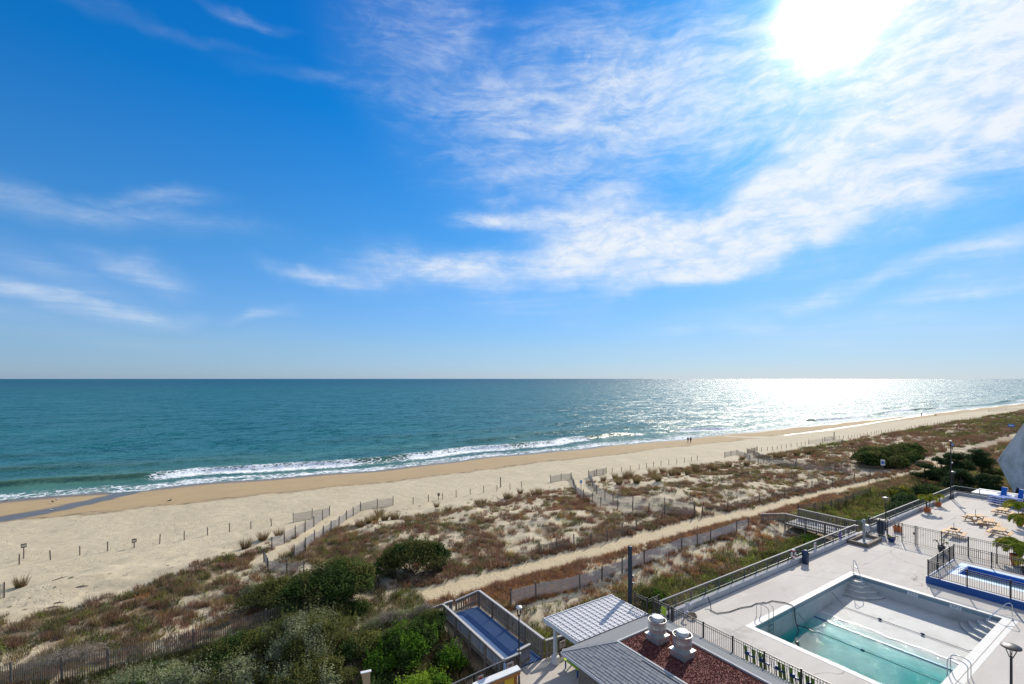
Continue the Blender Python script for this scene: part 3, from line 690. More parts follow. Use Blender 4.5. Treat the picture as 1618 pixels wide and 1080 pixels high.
def handrail(u, v, du, dv, label):
    t = thing('pool_handrail', label, 'handrail', (u, v, DZ))
    p = Vector((u, v, DZ)); d = Vector((du, dv, 0)).normalized(); pts = [p, p+Vector((0, 0, .92)), p+d*.12+Vector((0, 0, 1.02)), p+d*.3+Vector((0, 0, .98)), p+d*1.25+Vector((0, 0, -.05)), p+d*1.3+Vector((0, 0, -.9))]
    MB().tube(pts, .022, 7).build('rail', MAT['steel'], t, True)
    MB().tube([p+d*.14+Vector((0, 0, .62)), p+d*.62+Vector((0, 0, .62))], .022, 6).build('cross_bar', MAT['steel'], t)
    MB().lathe((u, v, DZ), [(.09, .003), (.09, .03), (.04, .05)], 10).build('foot_plate', MAT['steel'], t)
handrail(40.75, 15.42, -1, -1, 'steel hand rail at the corner steps nearest the sea')
handrail(40.75, 7.15, -1, 1, 'steel hand rail at the corner steps beside the blue walled wading pool')
# hose
hs = MB().tube([(27.3, 18.45, DZ+.5), (27.2, 18.2, DZ+.25), (26.7, 17.8, DZ+.05), (26.7, 17.4, DZ+.045), (27.5, 17.1, DZ+.045), (28.6, 17.0, DZ+.045), (29.4, 16.75, DZ+.045), (30.0, 16.78, DZ+.045), (30.6, 16.45, DZ+.045), (31.2, 16.4, DZ+.045), (31.6, 15.8, DZ+.05), (31.62, 15.36, DZ+.06), (31.64, 15.22, DZ-.1), (31.7, 15.2, 5.2), (31.75, 15.16, 4.85), (32.1, 14.7, 4.74), (32.0, 14.2, 4.74)], .030, 7)
t = thing('drain_hose', 'black drain hose snaking over the deck and down into the pool', 'hose', (29, 16.9, DZ)); hs.build('hose', MAT['hose'], t, True)
MB().tube([(31.75, 15.12, 4.84), (31.2, 14.75, 4.78), (30.5, 14.6, 4.75), (30.0, 14.35, 4.73), (29.95, 14.25, 4.5)], .035, 7).build('branch', MAT['hose'], t, True)
MB().lathe((29.95, 14.25, 4.42), [(.05, 0), (.10, .02), (.10, .3), (.05, .34)], 10).build('strainer', MAT['hose'], t)
# wading pool on its blue walled plinth
KZ = 6.48; K0, K1, KV1, KV0 = 43.1, 49.0, 11.85, 2.4; W0, W1, X0, X1_ = 45.6, 48.1, 5.2, 10.75
kp = thing('wading_pool', 'small raised wading pool with bright blue side wall and blue basin', 'wading pool', (46, 7, DZ))
for (a, b, c, d) in ((K0+.2, W0, KV0, KV1-.2), (W1, K1, KV0, KV1-.2), (W0, W1, X1_, KV1-.2), (W0, W1, KV0, X0)):
    MB().bx(a, b, c, d, DZ+.004, KZ).build('surround', MAT['concrete'], kp)
w_ = MB(); w_.bx(K0, K0+.2, KV0, KV1, DZ+.004, KZ+.02); w_.bx(K0+.2, K1, KV1-.2, KV1, DZ+.004, KZ+.02); w_.build('side_wall', MAT['blue_wall'], kp)
b_ = MB(); b_.bx(W0-.01, W1+.01, X0, X1_, 5.88, 5.90)
for (a, b, c, d) in ((W0, W0+.06, X0, X1_), (W1-.06, W1, X0, X1_), (W0+.06, W1-.06, X1_-.06, X1_), (W0+.06, W1-.06, X0, X0+.06)): b_.bx(a, b, c, d, 5.9, KZ-.01)
b_.build('basin', MAT['blue'], kp); MB().bx(W0+.065, W1-.065, X0+.065, X1_-.065, 5.9, 5.904).build('basin_floor', MAT['ltblue'], kp)
r_ = MB()
for (a, b, c, d) in ((W0-.45, W0, X0-.45, X1_+.45), (W1, W1+.45, X0-.45, X1_+.45), (W0, W1, X1_, X1_+.45), (W0, W1, X0-.45, X0)): r_.bx(a, b, c, d, KZ-.02, KZ+.012)
r_.build('rim', MAT['ltblue'], kp)
tag(MB().bx(W0+.07, W1-.07, X0+.07, X1_-.07, 5.906, 6.16).build('wading_water', water_material('wading_water', .9, (.25,.75,.95)), kind='structure'), 'shallow blue water in the small wading pool', 'water')

# ---- metal fences
def fence_run(parent, p, q, z, H, posts, pk=.115, pr=.009, m='black', railw=.032, postw=.065, rails=(.10, -.13, 0), n=0):
    p, q = Vector(p+(z,)), Vector(q+(z,)); L = (q-p).length; d = (q-p)/L
    for s in posts:
        a = p+d*s; MB().beam(a, a+Vector((0, 0, H+.07)), postw, postw).build('post', MAT[m], parent)
    for r in rails:
        zz = r if r > 0 else H+r
        MB().beam(p+Vector((0, 0, zz)), q+Vector((0, 0, zz)), railw, railw).build('rail', MAT[m], parent)
    mb = MB(); k = int(L/pk)
    for i in range(1, k):
        a = p+d*(i*L/k); mb.beam(a+Vector((0, 0, .11)), a+Vector((0, 0, H-.012)), pr*2, pr*2)
    mb.build('picket', MAT[m], parent, kind='stuff')
def fence(name, label, cat, runs, z, H, **kw):
    c = runs[0][0]; t = thing(name, label, cat, (c[0], c[1], z))
    for (p, q, posts) in runs: fence_run(t, p, q, z, H, posts, **kw)
    return t
NF = 22.42
fence('pool_fence', 'black metal pool fence running behind the grey shingle roof', 'fence', [((NF, 17.45), (NF, 2.0), [0, .12, 2.05, 3.7, 5.3, 6.95, 8.6, 10.2, 11.8, 13.4])], DZ, 1.53)
gt = fence('pool_gate', 'black metal gate with a lime green notice at the pool fence corner', 'gate', [((NF, 18.75), (NF, 17.62), [0, 1.13])], DZ, 1.53, pk=.10)
MB().box((NF-.03, 17.95, DZ+1.12), (.02, .34, .46)).build('notice', MAT['lime'], gt)
MB().box((NF-.04, 17.66, DZ+.95), (.05, .10, .16)).build('latch', MAT['black'], gt)
fence('corner_fence', 'short black metal fence stepping down from the pool gate to the pergola', 'fence', [((22.15, 19.9), (22.15, 18.9), [0, .95]), ((22.15, 18.85), (23.1, 18.85), [.9])], DZ-.35, 1.85)
fence('terrace_fence', 'black metal fence between the pool deck and the picnic terrace', 'fence', [((52.2, 14.95), (52.2, 1.0), [0, 1.63, 3.3, 4.95, 6.6, 8.25, 9.9, 11.5])], DZ, 1.62)
tg = fence('terrace_gate', 'black metal gate between the navy cabinet and the terrace fence', 'gate', [((52.2, 16.0), (52.2, 15.05), [0, .93])], DZ, 1.62)
MB().box((52.14, 15.14, DZ+1.0), (.05, .12, .2)).build('latch', MAT['black'], tg)
fence('side_fence', 'black metal fence from the terrace gate to the seaward railing', 'fence', [((52.2, 18.5), (52.2, 16.1), [0, .85, 1.45])], DZ, 1.62)
KH = 1.15
fence('wading_pool_fence', 'low black metal fence round the blue walled wading pool', 'fence',
      [((K0+.1, KV1-.1), (K0+.1, KV0), [0, 2.05, 4.1, 6.2, 8.3]), ((K1-.05, KV1-.1), (K1-.05, KV0), [0, 2.1, 4.2, 6.3, 8.4]), ((K0+.18, KV1-.1), (K1-.12, KV1-.1), [1.9, 3.2, 4.6])], KZ, KH)
# seaward railing standing on a concrete curb
def curb_rail(name, label, p, q, posts, skip_first=False):
    t = thing(name, label, 'railing', (p[0], p[1], DZ)); P0 = Vector((p[0], p[1], 0)); Q0 = Vector((q[0], q[1], 0)); L = (Q0-P0).length; d = (Q0-P0)/L
    zb = DZ+.36
    for s in posts:
        a = P0+d*s; MB().beam(a+Vector((0, 0, zb-.30)), a+Vector((0, 0, DZ+1.02)), .05, .05).build('post', MAT['railgrey'], t)
    MB().beam(P0+Vector((0, 0, DZ+1.05)), Q0+Vector((0, 0, DZ+1.05)), .085, .06).build('top_rail', MAT['rail_top'], t)
    MB().beam(P0+Vector((0, 0, zb+.09)), Q0+Vector((0, 0, zb+.09)), .04, .035).build('bottom_rail', MAT['railgrey'], t)
    mb = MB(); k = int(L/.125)
    for i in range(1, k):
        a = P0+d*(i*L/k); mb.beam(a+Vector((0, 0, zb+.1)), a+Vector((0, 0, DZ+1.03)), .016, .016)
    mb.build('baluster', MAT['railgrey'], t, kind='stuff'); return t
def curb(name, label, a, b, c, d):
    o = MB().bx(a, b, c, d, 3.0, DZ+.36).build(name, MAT['concrete2'])
    tag(o, label, 'curb wall'); return o
curb('curb_wall', 'low concrete curb wall under the railing along the pool deck', 23.2, 50.6, 18.62, 18.9)
curb('curb_wall', 'low concrete curb wall under the railing along the picnic terrace', 53.6, 78.9, 18.62, 18.9)
curb('curb_wall', 'low concrete curb wall at the far end of the picnic terrace', 78.92, 79.2, -40, 18.9)
curb_rail('deck_railing', 'grey metal railing between the pool deck and the dune shrubs', (23.2, 18.97), (50.6, 18.97), np.arange(.1, 27.4, 1.52))
curb_rail('terrace_railing', 'grey metal railing beside the picnic terrace and the lamp posts', (53.6, 18.97), (79.2, 18.97), np.arange(.1, 25.7, 1.6))
curb_rail('end_railing', 'grey metal railing across the far end of the picnic terrace', (79.27, 18.97), (79.27, -20), np.arange(.1, 38, 2.2))
# signs and a life ring hung on the deck railing
def board(name, label, u, v, z, w, hh, m, mark=None):
    t = thing(name, label, 'sign', (u, v, z)); MB().box((u, v, z+hh/2), (w, .03, hh)).build('panel', MAT[m], t)
    if mark:
        MB().box((u, v-.019, z+hh*.68), (w*.55, .006, hh*.22)).build('symbol', MAT[mark], t)
        MB().box((u, v-.019, z+hh*.30), (w*.7, .006, hh*.08)).build('text_line', MAT[mark], t)
    return t
board('railing_notice', 'small purple notice hung on the deck railing near the boardwalk', 47.2, 18.88, DZ+.42, .38, .55, 'purple')
board('railing_notice', 'small white notice hung on the deck railing right of the trash bin', 42.6, 18.88, DZ+.45, .34, .5, 'sign_white', 'red')
lr = thing('life_ring', 'white and red life ring hung on the deck railing left of the trash bin', 'life ring', (39.0, 18.86, DZ+.75))
a_ = MB(); a_.tube([(39.0+.3*math.cos(k), 18.84, DZ+.75+.3*math.sin(k)) for k in np.linspace(0, 2*math.pi, 25)], .07, 7, False); a_.build('ring', MAT['sign_white'], lr, True)
for k in range(4):
    MB().tube([(39.0+.3*math.cos(x), 18.84, DZ+.75+.3*math.sin(x)) for x in np.linspace(k*math.pi/2+.5, k*math.pi/2+1.0, 5)], .076, 7).build('band', MAT['red'], lr, True)
tb_ = thing('trash_bin', 'navy blue trash bin with domed lid against the deck railing', 'trash bin', (39.75, 18.3, DZ))
MB().lathe((39.75, 18.3, DZ), [(.20, .005), (.23, .05), (.25, .74), (.26, .78)], 16).build('body', MAT['navy'], tb_, True)
MB().lathe((39.75, 18.3, DZ), [(.275, .78), (.275, .84), (.23, .98), (.12, 1.06), (.02, 1.08)], 16).build('lid', MAT['navy'], tb_, True)
MB().box((39.75, 18.06, DZ+.88), (.26, .08, .11)).build('flap', MAT['black'], tb_)
vlv = thing('standpipe', 'white water standpipe with a tangle of hose at the curb by the pool gate', 'standpipe', (25.0, 18.3, DZ))
MB().tube([(25.0, 18.35, DZ), (25.0, 18.35, DZ+.75), (25.0, 18.2, DZ+.82), (25.0, 18.05, DZ+.7)], .06, 8).build('pipe', MAT['offwhite'], vlv, True)
MB().lathe((25.0, 18.35, DZ), [(.16, .004), (.16, .2), (.07, .28)], 10).build('base', MAT['offwhite'], vlv)
MB().tube([(25.0+(.35-.01*k)*math.cos(k*.9), 17.95+.28*math.sin(k*.9), DZ+.03+.012*k) for k in range(22)], .03, 6).build('coil', MAT['timber'], vlv, True)
# navy cabinet, white box, square timber seat with foot shower
cb = thing('cabinet', 'navy blue storage cabinet beside the railing gap', 'cabinet', (52.9, 17.75, DZ))
MB().bx(52.75, 53.1, 17.55, 18.05, DZ+.08, DZ+1.4).build('body', MAT['navy'], cb); MB().bx(52.71, 53.14, 17.51, 18.09, DZ+1.4, DZ+1.44).build('top', MAT['black'], cb)
MB().bx(52.73, 52.75, 17.57, 17.79, DZ+.15, DZ+1.36).build('door', MAT['navy'], cb); MB().bx(52.73, 52.75, 17.81, 18.03, DZ+.15, DZ+1.36).build('door', MAT['navy'], cb)
wbx = thing('utility_box', 'small white utility box on a post beside the navy cabinet', 'box', (51.6, 18.45, DZ))
MB().box((51.6, 18.45, DZ+.72), (.42, .34, .55)).build('case', MAT['offwhite'], wbx); MB().box((51.37, 18.45, DZ+.72), (.03, .26, .42)).build('door', MAT['white'], wbx); MB().bx(51.56, 51.64, 18.41, 18.49, DZ, DZ+.45).build('stand', MAT['railgrey'], wbx)
ft = thing('timber_frame', 'square weathered timber curb frame round the foot shower', 'timber frame', (49.5, 18.2, DZ))
for p, q in (((47.9, 18.5), (47.9, 17.15)), ((47.9, 17.15), (50.9, 17.15)), ((50.9, 17.15), (50.9, 18.4)), ((50.9, 18.45), (47.9, 18.5))):
    MB().beam((p[0], p[1], DZ+.16), (q[0], q[1], DZ+.16), .24, .30).build('beam', MAT['timber'], ft)
MB().bx(48.1, 50.7, 17.3, 18.3, DZ+.003, DZ+.06).build('pan', MAT['concrete2'], ft)
sp = thing('shower_post', 'grey timber shower post standing in the square timber frame', 'shower', (49.6, 17.95, DZ))
MB().beam((49.6, 17.95, DZ+.06), (49.6, 17.95, DZ+1.95), .17, .17).build('post', MAT['woodcap'], sp)
MB().tube([(49.48, 17.95, DZ+.3), (49.48, 17.95, DZ+1.85), (49.3, 17.95, DZ+1.95), (49.2, 17.95, DZ+1.85)], .02, 6).build('pipe', MAT['steel'], sp)
MB().box((49.47, 17.95, DZ+1.0), (.06, .12, .14)).build('valve', MAT['steel'], sp)
MB().lathe((49.2, 17.95, DZ+1.78), [(.09, 0), (.03, .08)], 8).build('shower_head', MAT['steel'], sp)
# lamps
def lamp(u, v, zb, hgt, label, head='disc', r=.045, m='black', hr=.30):
    t = thing('lamp_post', label, 'lamp post', (u, v, zb))
    MB().lathe((u, v, zb), [(r*2.4, .0), (r*2.4, .06), (r*1.7, .12), (r*1.5, .5), (r, .56), (r*.9, hgt-.5), (r*.8, hgt-.35)], 10).build('pole', MAT[m], t, True)
    if head == 'disc':
        hd = MB().lathe((u, v, zb+hgt), [(.8*hr, -.02), (hr, .0), (hr, .05), (.72*hr, .10), (.05, .13)], 20).build('head', MAT[m], t, True)
        sub(MB().lathe((u, v, zb+hgt), [(.76*hr, -.05), (.78*hr, -.02)], 16), 'lens', MAT['lampglass'], hd)
        for k in range(4):
            x, y = math.cos(k*math.pi/2), math.sin(k*math.pi/2)
            MB().tube([(u+.05*x, v+.05*y, zb+hgt-.45), (u+.12*x, v+.12*y, zb+hgt-.25), (u+.6*hr*x, v+.6*hr*y, zb+hgt-.02)], .018, 5).build('arm', MAT[m], t)
    return t
lamp(29.3, 5.17, DZ, 2.9, 'black lamp post with dished head at the landward side of the big pool', hr=.34, r=.05)
lamp(54.95, 18.1, DZ, 3.05, 'black lamp post between the navy cabinet and the orange planter')
lamp(76.1, 18.35, DZ, 3.2, 'shorter black lamp post at the far corner of the picnic terrace')
l4 = lamp(14.24, 20.8, 4.22, 4.1, 'slim black lamp post with pale ring head beside the painted notice board', hr=.17, r=.035)
for ch in l4.children:
    if ch.name.startswith('head'): ch.data.materials[0] = MAT['galv']
t = thing('floodlight_pole', 'tall dark floodlight pole at the far corner of the picnic terrace', 'light pole', (75.7, 18.45, DZ))
MB().lathe((75.7, 18.45, DZ), [(.16, .0), (.16, .08), (.075, .14), (.07, 3.0), (.05, 6.9)], 10).build('pole', MAT['black'], t, True)
MB().box((75.55, 18.45, DZ+7.0), (.3, .2, .14)).build('head', MAT['galv'], t); MB().box((75.6, 18.3, DZ+4.4), (.14, .12, .18)).build('junction_box', MAT['galv'], t)
t = thing('utility_pole', 'stout dark blue post beside the white pergola roof', 'pole', (23.15, 21.2, 3.2))
MB().lathe((23.15, 21.2, 3.2), [(.14, -.3), (.14, 6.5), (.13, 6.56), (.02, 6.58)], 14).build('pole', M('blue_black_post', (.016,.028,.04), (.022,.036,.05), 6, .5), t, True)
for k in (4.9, 4.45): MB().box((23.15+.17, 21.1, 3.2+k-.3), (.08, .12, .16)).build('bracket', MAT['galv'], t)

# ---- pergola with lattice roof
pg = thing('pergola', 'white pergola with square lattice roof beside the grey shingle roof', 'pergola', (19.3, 20, 4.2))
A0, A1, B0, B1, PZt = 16.55, 22.0, 18.75, 21.6, 6.72
for u in (17.1, 21.5):
    c = MB().beam((u, 21.3, 4.22), (u, 21.3, PZt-.2), .17, .17).build('column', MAT['white'], pg)
    sub(MB().lathe((u, 21.3, 4.22), [(.24, 0), (.24, .38), (.19, .42)], 14), 'column_base', MAT['offwhite'], c)
MB().beam((A0, 21.3, PZt-.12), (A1, 21.3, PZt-.12), .10, .24).build('beam', MAT['white'], pg); MB().beam((A0, 18.95, PZt-.12), (A1, 18.95, PZt-.12), .10, .24).build('beam', MAT['white'], pg)
MB().bx(A0-.04, A0, B0, B1, PZt-.16, PZt+.10).build('fascia', MAT['white'], pg); MB().bx(A0-.04, A1, B1, B1+.04, PZt-.16, PZt+.10).build('fascia', MAT['white'], pg)
MB().bx(A0, A1, B0, B1, PZt+.004, PZt+.02).build('roof_panel', M('translucent_panel', (.40,.40,.42), (.52,.52,.54), 1.6, .5), pg)
lat = MB().beam((0, B0, 0), (0, B1, 0), .055, .022).mesh('slat', MAT['offwhite'])
for u in np.linspace(A0+.2, A1-.12, 15): link_mesh('slat', lat, pg, (u-19.3, 0-20, PZt+.06-4.2))
lat2 = MB().beam((A0, 0, 0), (A1, 0, 0), .055, .022).mesh('cross_slat', MAT['offwhite'])
for v in np.linspace(B0+.15, B1-.1, 10): link_mesh('cross_slat', lat2, pg, (0-19.3, v-20, PZt+.032-4.2))
# ---- the bar building with shingled hip roof
bd = thing('bar_building', 'low bar building with grey shingle hip roof and red gravel roof well', 'building', (18.7, 12, 4.2))
E0, E1, EV, EZ, W0_, W1_, WV, RZ = 15.3, 22.2, 18.5, 6.8, 17.32, 20.35, 16.72, 7.5; VN = 2.0
MB().bx(E0+.55, E1-.5, VN, EV-.6, 4.2, EZ-.12).build('wall', MAT['timber'], bd)
MB().bx(E0+.02, E1-.02, VN, EV-.02, EZ-.13, EZ-.02).build('soffit', MAT['offwhite'], bd)
gut = MB().bx(E0-.09, E0+.015, VN, EV, EZ-.13, EZ-.02).build('gutter', MAT['white'], bd)
dm = MB().box((0, 0, 0), (.16, .045, .03)).mesh('gutter_tooth', MAT['offwhite'])
for v in np.arange(9.3, EV, .105): o = link_mesh('gutter_tooth', dm, gut, (E0-.03-18.7, v-12, EZ+.0-4.2))
uc = MB()
uc.quad((E0, VN, EZ-.02), (E0, EV, EZ-.02), (W0_, WV, RZ-.02), (W0_, VN, RZ-.02)); uc.quad((E1, EV, EZ-.02), (E1, VN, EZ-.02), (W1_, VN, RZ-.02), (W1_, WV, RZ-.02)); uc.quad((E0, EV, EZ-.02), (E1, EV, EZ-.02), (W1_, WV, RZ-.02), (W0_, WV, RZ-.02))
roof = uc.build('roof', MAT['shingle'], bd)
# shingles of the slope towards the camera, one by one; finer courses elsewhere are one relief
rows = 14; sm = {}
def shingle_mesh(w, hh, th, key):
    if key not in sm:
        sm[key] = MB().add([(x, y, z) for z in (0, th) for y in (-w/2, w/2) for x in (0, hh)], [(0,1,3,2), (4,6,7,5), (0,4,5,1), (2,3,7,6), (0,2,6,4), (1,5,7,3)]).mesh('shingle', MAT['shingle'])
    return sm[key]
sang = math.atan2(RZ-EZ, W0_-E0); slen = math.hypot(RZ-EZ, W0_-E0); cnt = 0
more = MB()
for r in range(rows):
    f = r/rows; u = E0+(W0_-E0)*f; z = EZ+(RZ-EZ)*f; vmax = EV-(EV-WV)*f-.04; wv_ = .33; v = vmax-wv_/2-(.16 if r % 2 else 0)
    while v > 9.6:
        if cnt < 300:
            o = link_mesh('shingle', shingle_mesh(wv_-.012, slen/rows*1.25, .022+.006*random.random(), (r+int(v*9)) % 5), roof, (u-.01-18.7, v-12, z+.024-4.2+.006*random.random()), (0, -sang+.11, 0)); cnt += 1
        else: more.box((u+.08, v, z+.035), (.17, wv_-.012, .02))
        v -= wv_
for r in range(20):
    f = r/20; z = EZ+(RZ-EZ)*f
    more.beam((E1-(E1-W1_)*f, VN, z+.006), (E1-(E1-W1_)*f, EV-(EV-WV)*f, z+.006), (.10), .034)
    more.beam((E0+(W0_-E0)*f, EV-(EV-WV)*f, z+.006), (E1-(E1-W1_)*f, EV-(EV-WV)*f, z+.006), .08, .034)
for x in np.arange(3, EV, .34):
    pass
sub(more, 'shingle_course', MAT['shingle'], roof, kind='stuff')
for a_, b_ in ((E0, W0_), (E1, W1_)): sub(MB().beam((a_, EV, EZ+.02), (b_, WV, RZ+.02), .24, .04), 'hip_cap', MAT['shingle'], roof)
cp = MB(); cp.bx(W0_-.03, W0_+.06, VN, WV+.03, RZ-.05, RZ+.03); cp.bx(W1_-.06, W1_+.03, VN, WV+.03, RZ-.05, RZ+.03); cp.bx(W0_+.06, W1_-.06, WV-.06, WV+.03, RZ-.05, RZ+.03)
cp.build('well_edge', MAT['concrete2'], bd)
MB().bx(W0_+.06, W1_-.06, VN, WV-.06, RZ-.3, RZ-.06).build('gravel_bed', MAT['gravel'], bd)
n = 11000; gx = rng.uniform(W0_+.1, W1_-.1, n); gy = rng.uniform(8.0, WV-.1, n); gs = rng.uniform(.014, .034, n)
tet = np.array([(1, 0, -.4), (-.6, .8, -.4), (-.6, -.8, -.4), (0, 0, .9)]); an = rng.uniform(0, 6.28, n)
co = np.empty((n, 4, 3)); co[:, :, 0] = gx[:, None]+gs[:, None]*(np.cos(an)[:, None]*tet[:, 0]-np.sin(an)[:, None]*tet[:, 1]); co[:, :, 1] = gy[:, None]+gs[:, None]*(np.sin(an)[:, None]*tet[:, 0]+np.cos(an)[:, None]*tet[:, 1]); co[:, :, 2] = RZ-.055+gs[:, None]*(tet[:, 2]+.4)
fc = (np.arange(n)[:, None, None]*4+np.array([(0, 1, 2), (0, 3, 1), (1, 3, 2), (2, 3, 0)])[None]).reshape(-1, 3)
gc = np.array([(.11, .032, .026), (.16, .05, .04), (.075, .022, .02), (.30, .20, .17)])[rng.choice(4, n, p=[.45, .3, .22, .03])]
MAT['stone'] = leafmat('gravel_stone', 0.0, .85, .0)
gv = raw_mesh('gravel', co.reshape(-1, 3)-np.array([18.7, 12, 4.2]), fc, MAT['stone'], col=np.repeat(gc, 4, 0)); gv.parent = bd; gv['kind'] = 'stuff'
def vent(u, v, label):
    t = thing('roof_ventilator', label, 'roof ventilator', (u, v, RZ-.06)); z = RZ-.06
    cu_ = MB().box((u, v, z+.15), (.80, .80, .30)).build('curb', MAT['galv'], t); sub(MB().box((u, v, z+.315), (.88, .88, .03)), 'curb_cap', MAT['galv'], cu_)
    MB().lathe((u, v, z+.33), [(.30, 0), (.31, .06), (.36, .10), (.43, .14), (.43, .34), (.435, .36), (.43, .38), (.43, .64), (.445, .67), (.445, .71), (.415, .71), (.415, .2)], 28, False).build('housing', MAT['galv'], t, True)
    MB().lathe((u, v, z+.33), [(.30, .2), (.30, .80), (.285, .83), (.02, .84)], 24).build('stack', MAT['galv'], t, True)
    MB().lathe((u, v, z+1.172), [(.275, 0), (.26, .02), (.02, .035)], 24).build('cap', MAT['white'], t, True)
    for k in range(4):
        x, y = math.cos(k*1.571+.4), math.sin(k*1.571+.4); MB().beam((u+.28*x, v+.28*y, z+.95), (u+.42*x, v+.42*y, z+.95), .03, .03).build('bracket', MAT['galv'], t)
vent(19.15, 15.75, 'round galvanised roof ventilator nearest the pergola on the red gravel')
vent(19.05, 14.2, 'round galvanised roof ventilator farther from the pergola on the red gravel')
# ---- plaza, painted board, handrail, bench
pz = MB(); pz.bx(8.5, 22.2, -20, 19.0, 3.0, 4.2); pz.bx(13.9, 22.0, 19.0, 22.0, 3.0, 4.2)
tag(pz.build('plaza', MAT['plaza']), 'lower concrete plaza between the ramp and the bar building', 'plaza', kind='structure')
kb = thing('notice_board', 'painted notice board in orange wood under a white sloped cap', 'notice board', (12, 19.4, 4.2))
for u in (10.95, 13.1): MB().beam((u, 19.42, 4.2), (u, 19.42, 6.1), .12, .12).build('post', MAT['orange_wood'], kb)
MB().box((12.02, 19.44, 5.35), (2.1, .05, 1.3)).build('back_panel', MAT['orange_wood'], kb)
MB().box((12.02, 19.30, 6.02), (2.5, .09, .16)).build('header', MAT['orange_wood'], kb)
MB().add([(10.75, 19.27, 6.12), (13.3, 19.27, 6.12), (13.3, 19.58, 6.18), (10.75, 19.58, 6.18), (10.75, 19.27, 6.17), (13.3, 19.27, 6.17), (13.3, 19.58, 6.23), (10.75, 19.58, 6.23)], [(0,1,2,3),(4,7,6,5),(0,4,5,1),(1,5,6,2),(2,6,7,3),(3,7,4,0)]).build('cap', MAT['white'], kb)
for (u0, u1, z0, z1, mm) in ((11.08, 11.5, 5.1, 5.85, 'posterg'), (11.55, 11.95, 4.95, 5.9, 'posterr'), (12.0, 12.38, 5.15, 5.88, 'posterg'), (12.43, 12.98, 5.0, 5.9, 'yellow')):
    MB().bx(u0, u1, 19.395, 19.41, z0, z1).build('poster', MAT[mm], kb)
hr = thing('plaza_handrail', 'grey metal handrail climbing behind the painted notice board', 'handrail', (12.5, 21.66, 4.2))
MB().tube([(8.5, 21.66, 4.9), (13.0, 21.66, 5.2), (14.75, 21.66, 5.25)], .04, 7).build('top_rail', MAT['rail_top'], hr, True)
MB().tube([(8.5, 21.66, 4.2), (14.75, 21.66, 4.4)], .025, 6).build('bottom_rail', MAT['black'], hr)
for u in (9.2, 10.6, 12.0, 13.4, 14.7): MB().beam((u, 21.66, 3.4), (u, 21.66, 4.92+.055*(u-8.5)), .05, .05).build('post', MAT['black'], hr)
mb = MB()
for u in np.arange(8.7, 14.7, .13): mb.beam((u, 21.66, 4.25), (u, 21.66, 4.88+.055*(u-8.5)), .016, .016)
mb.build('baluster', MAT['black'], hr, kind='stuff')
board('warning_sign', 'small pinkish tan warning sign with dark symbol on the plaza handrail by the lamp', 14.2, 21.60, 4.62, .46, .42, 'sign_tan', 'post')
board('warning_sign', 'small faded red warning sign on the plaza handrail beside the shrubs', 12.35, 21.60, 4.55, .34, .42, 'sign_tan', 'red')
ef = fence('entry_fence', 'short dark railing with tan sign between pergola column and bar', 'fence', [((17.4, 21.62), (20.0, 21.9), [0, 2.55])], 4.2, 1.05)
board('warning_sign', 'tan warning sign with dark symbol on the dark railing beside the pergola column', 17.85, 21.56, 4.75, .42, .38, 'sign_tan', 'post')
bn = thing('plaza_bench', 'bench with blue legs and green slats under the pergola edge', 'bench', (17.6, 20.1, 4.2))
for k in range(4): MB().box((17.3+.13*k, 20.1, 4.66), (.11, 1.3, .04)).build('slat', MAT['lime' if k == 0 else 'green_strap'], bn)
for v in (19.6, 20.6):
    for u in (17.28, 17.7): MB().beam((u, v, 4.2), (u, v, 4.64), .06, .06).build('leg', MAT['blue_wall'], bn)
MB().box((17.8, 20.1, 4.95), (.04, 1.3, .35)).build('backrest', MAT['green_strap'], bn)
tp = thing('tan_board', 'tan curved board standing up among the dark shrubs', 'board', (7.2, 24.4, 3.3))
MB().add([(x, y, z) for z, du in ((3.3, .0), (4.4, .02), (5.0, .06), (5.35, .0), (5.5, -.06)) for (x, y) in ((6.98+du, 24.35), (7.38, 24.25), (7.40, 24.37), (7.0+du, 24.47))], [(i*4+k, i*4+(k+1) % 4, (i+1)*4+(k+1) % 4, (i+1)*4+k) for i in range(4) for k in range(4)]+[(16,17,18,19),(3,2,1,0)]).build('panel', MAT['tan'], tp)
MB().box((7.19, 24.36, 5.52), (.52, .18, .03), -.2).build('cap', MAT['white'], tp)
# strapped loungers stored upright behind the pool fence
def upright(v, label, k):
    t = thing('upright_lounger', label, 'lounge chair', (22.85, v, DZ), 0, 'strapped loungers stored upright along the pool fence')
    for s in (-.30, .30):
        MB().tube([(22.95, v+s, DZ+.02), (22.85, v+s, DZ+.7), (22.68, v+s, DZ+1.32)], .016, 6).build('side_tube', MAT['white'], t, True)
    MB().tube([(22.68, v-.30, DZ+1.32), (22.66, v, DZ+1.38), (22.68, v+.30, DZ+1.32)], .016, 6).build('top_tube', MAT['white'], t, True)
    for j, s in enumerate((-.19, .0, .19)):
        if (j+k) % 3 == 1: 
            MB().beam((22.90, v+s, DZ+.15), (22.76, v+s, DZ+.80), .05, .02, (1, 0, 0)).build('strap', MAT['white'], t)
        else: MB().beam((22.90, v+s, DZ+.15), (22.68, v+s, DZ+1.28), .14, .02, (1, 0, 0)).build('strap', MAT['green_strap'], t)
    MB().box((22.74, v, DZ+.86), (.10, .52, .07)).build('cross_bar', MAT['blue_wall'], t)
    MB().box((22.72, v+.1, DZ+.94), (.12, .14, .14)).build('clip', MAT['blue_wall'], t)
for i in range(9): upright(13.05-.72*i, ['green strapped lounger stored upright, the end one nearest the roof ventilators', 'green strapped lounger stored upright behind the black pool fence'][min(i, 1)], i)
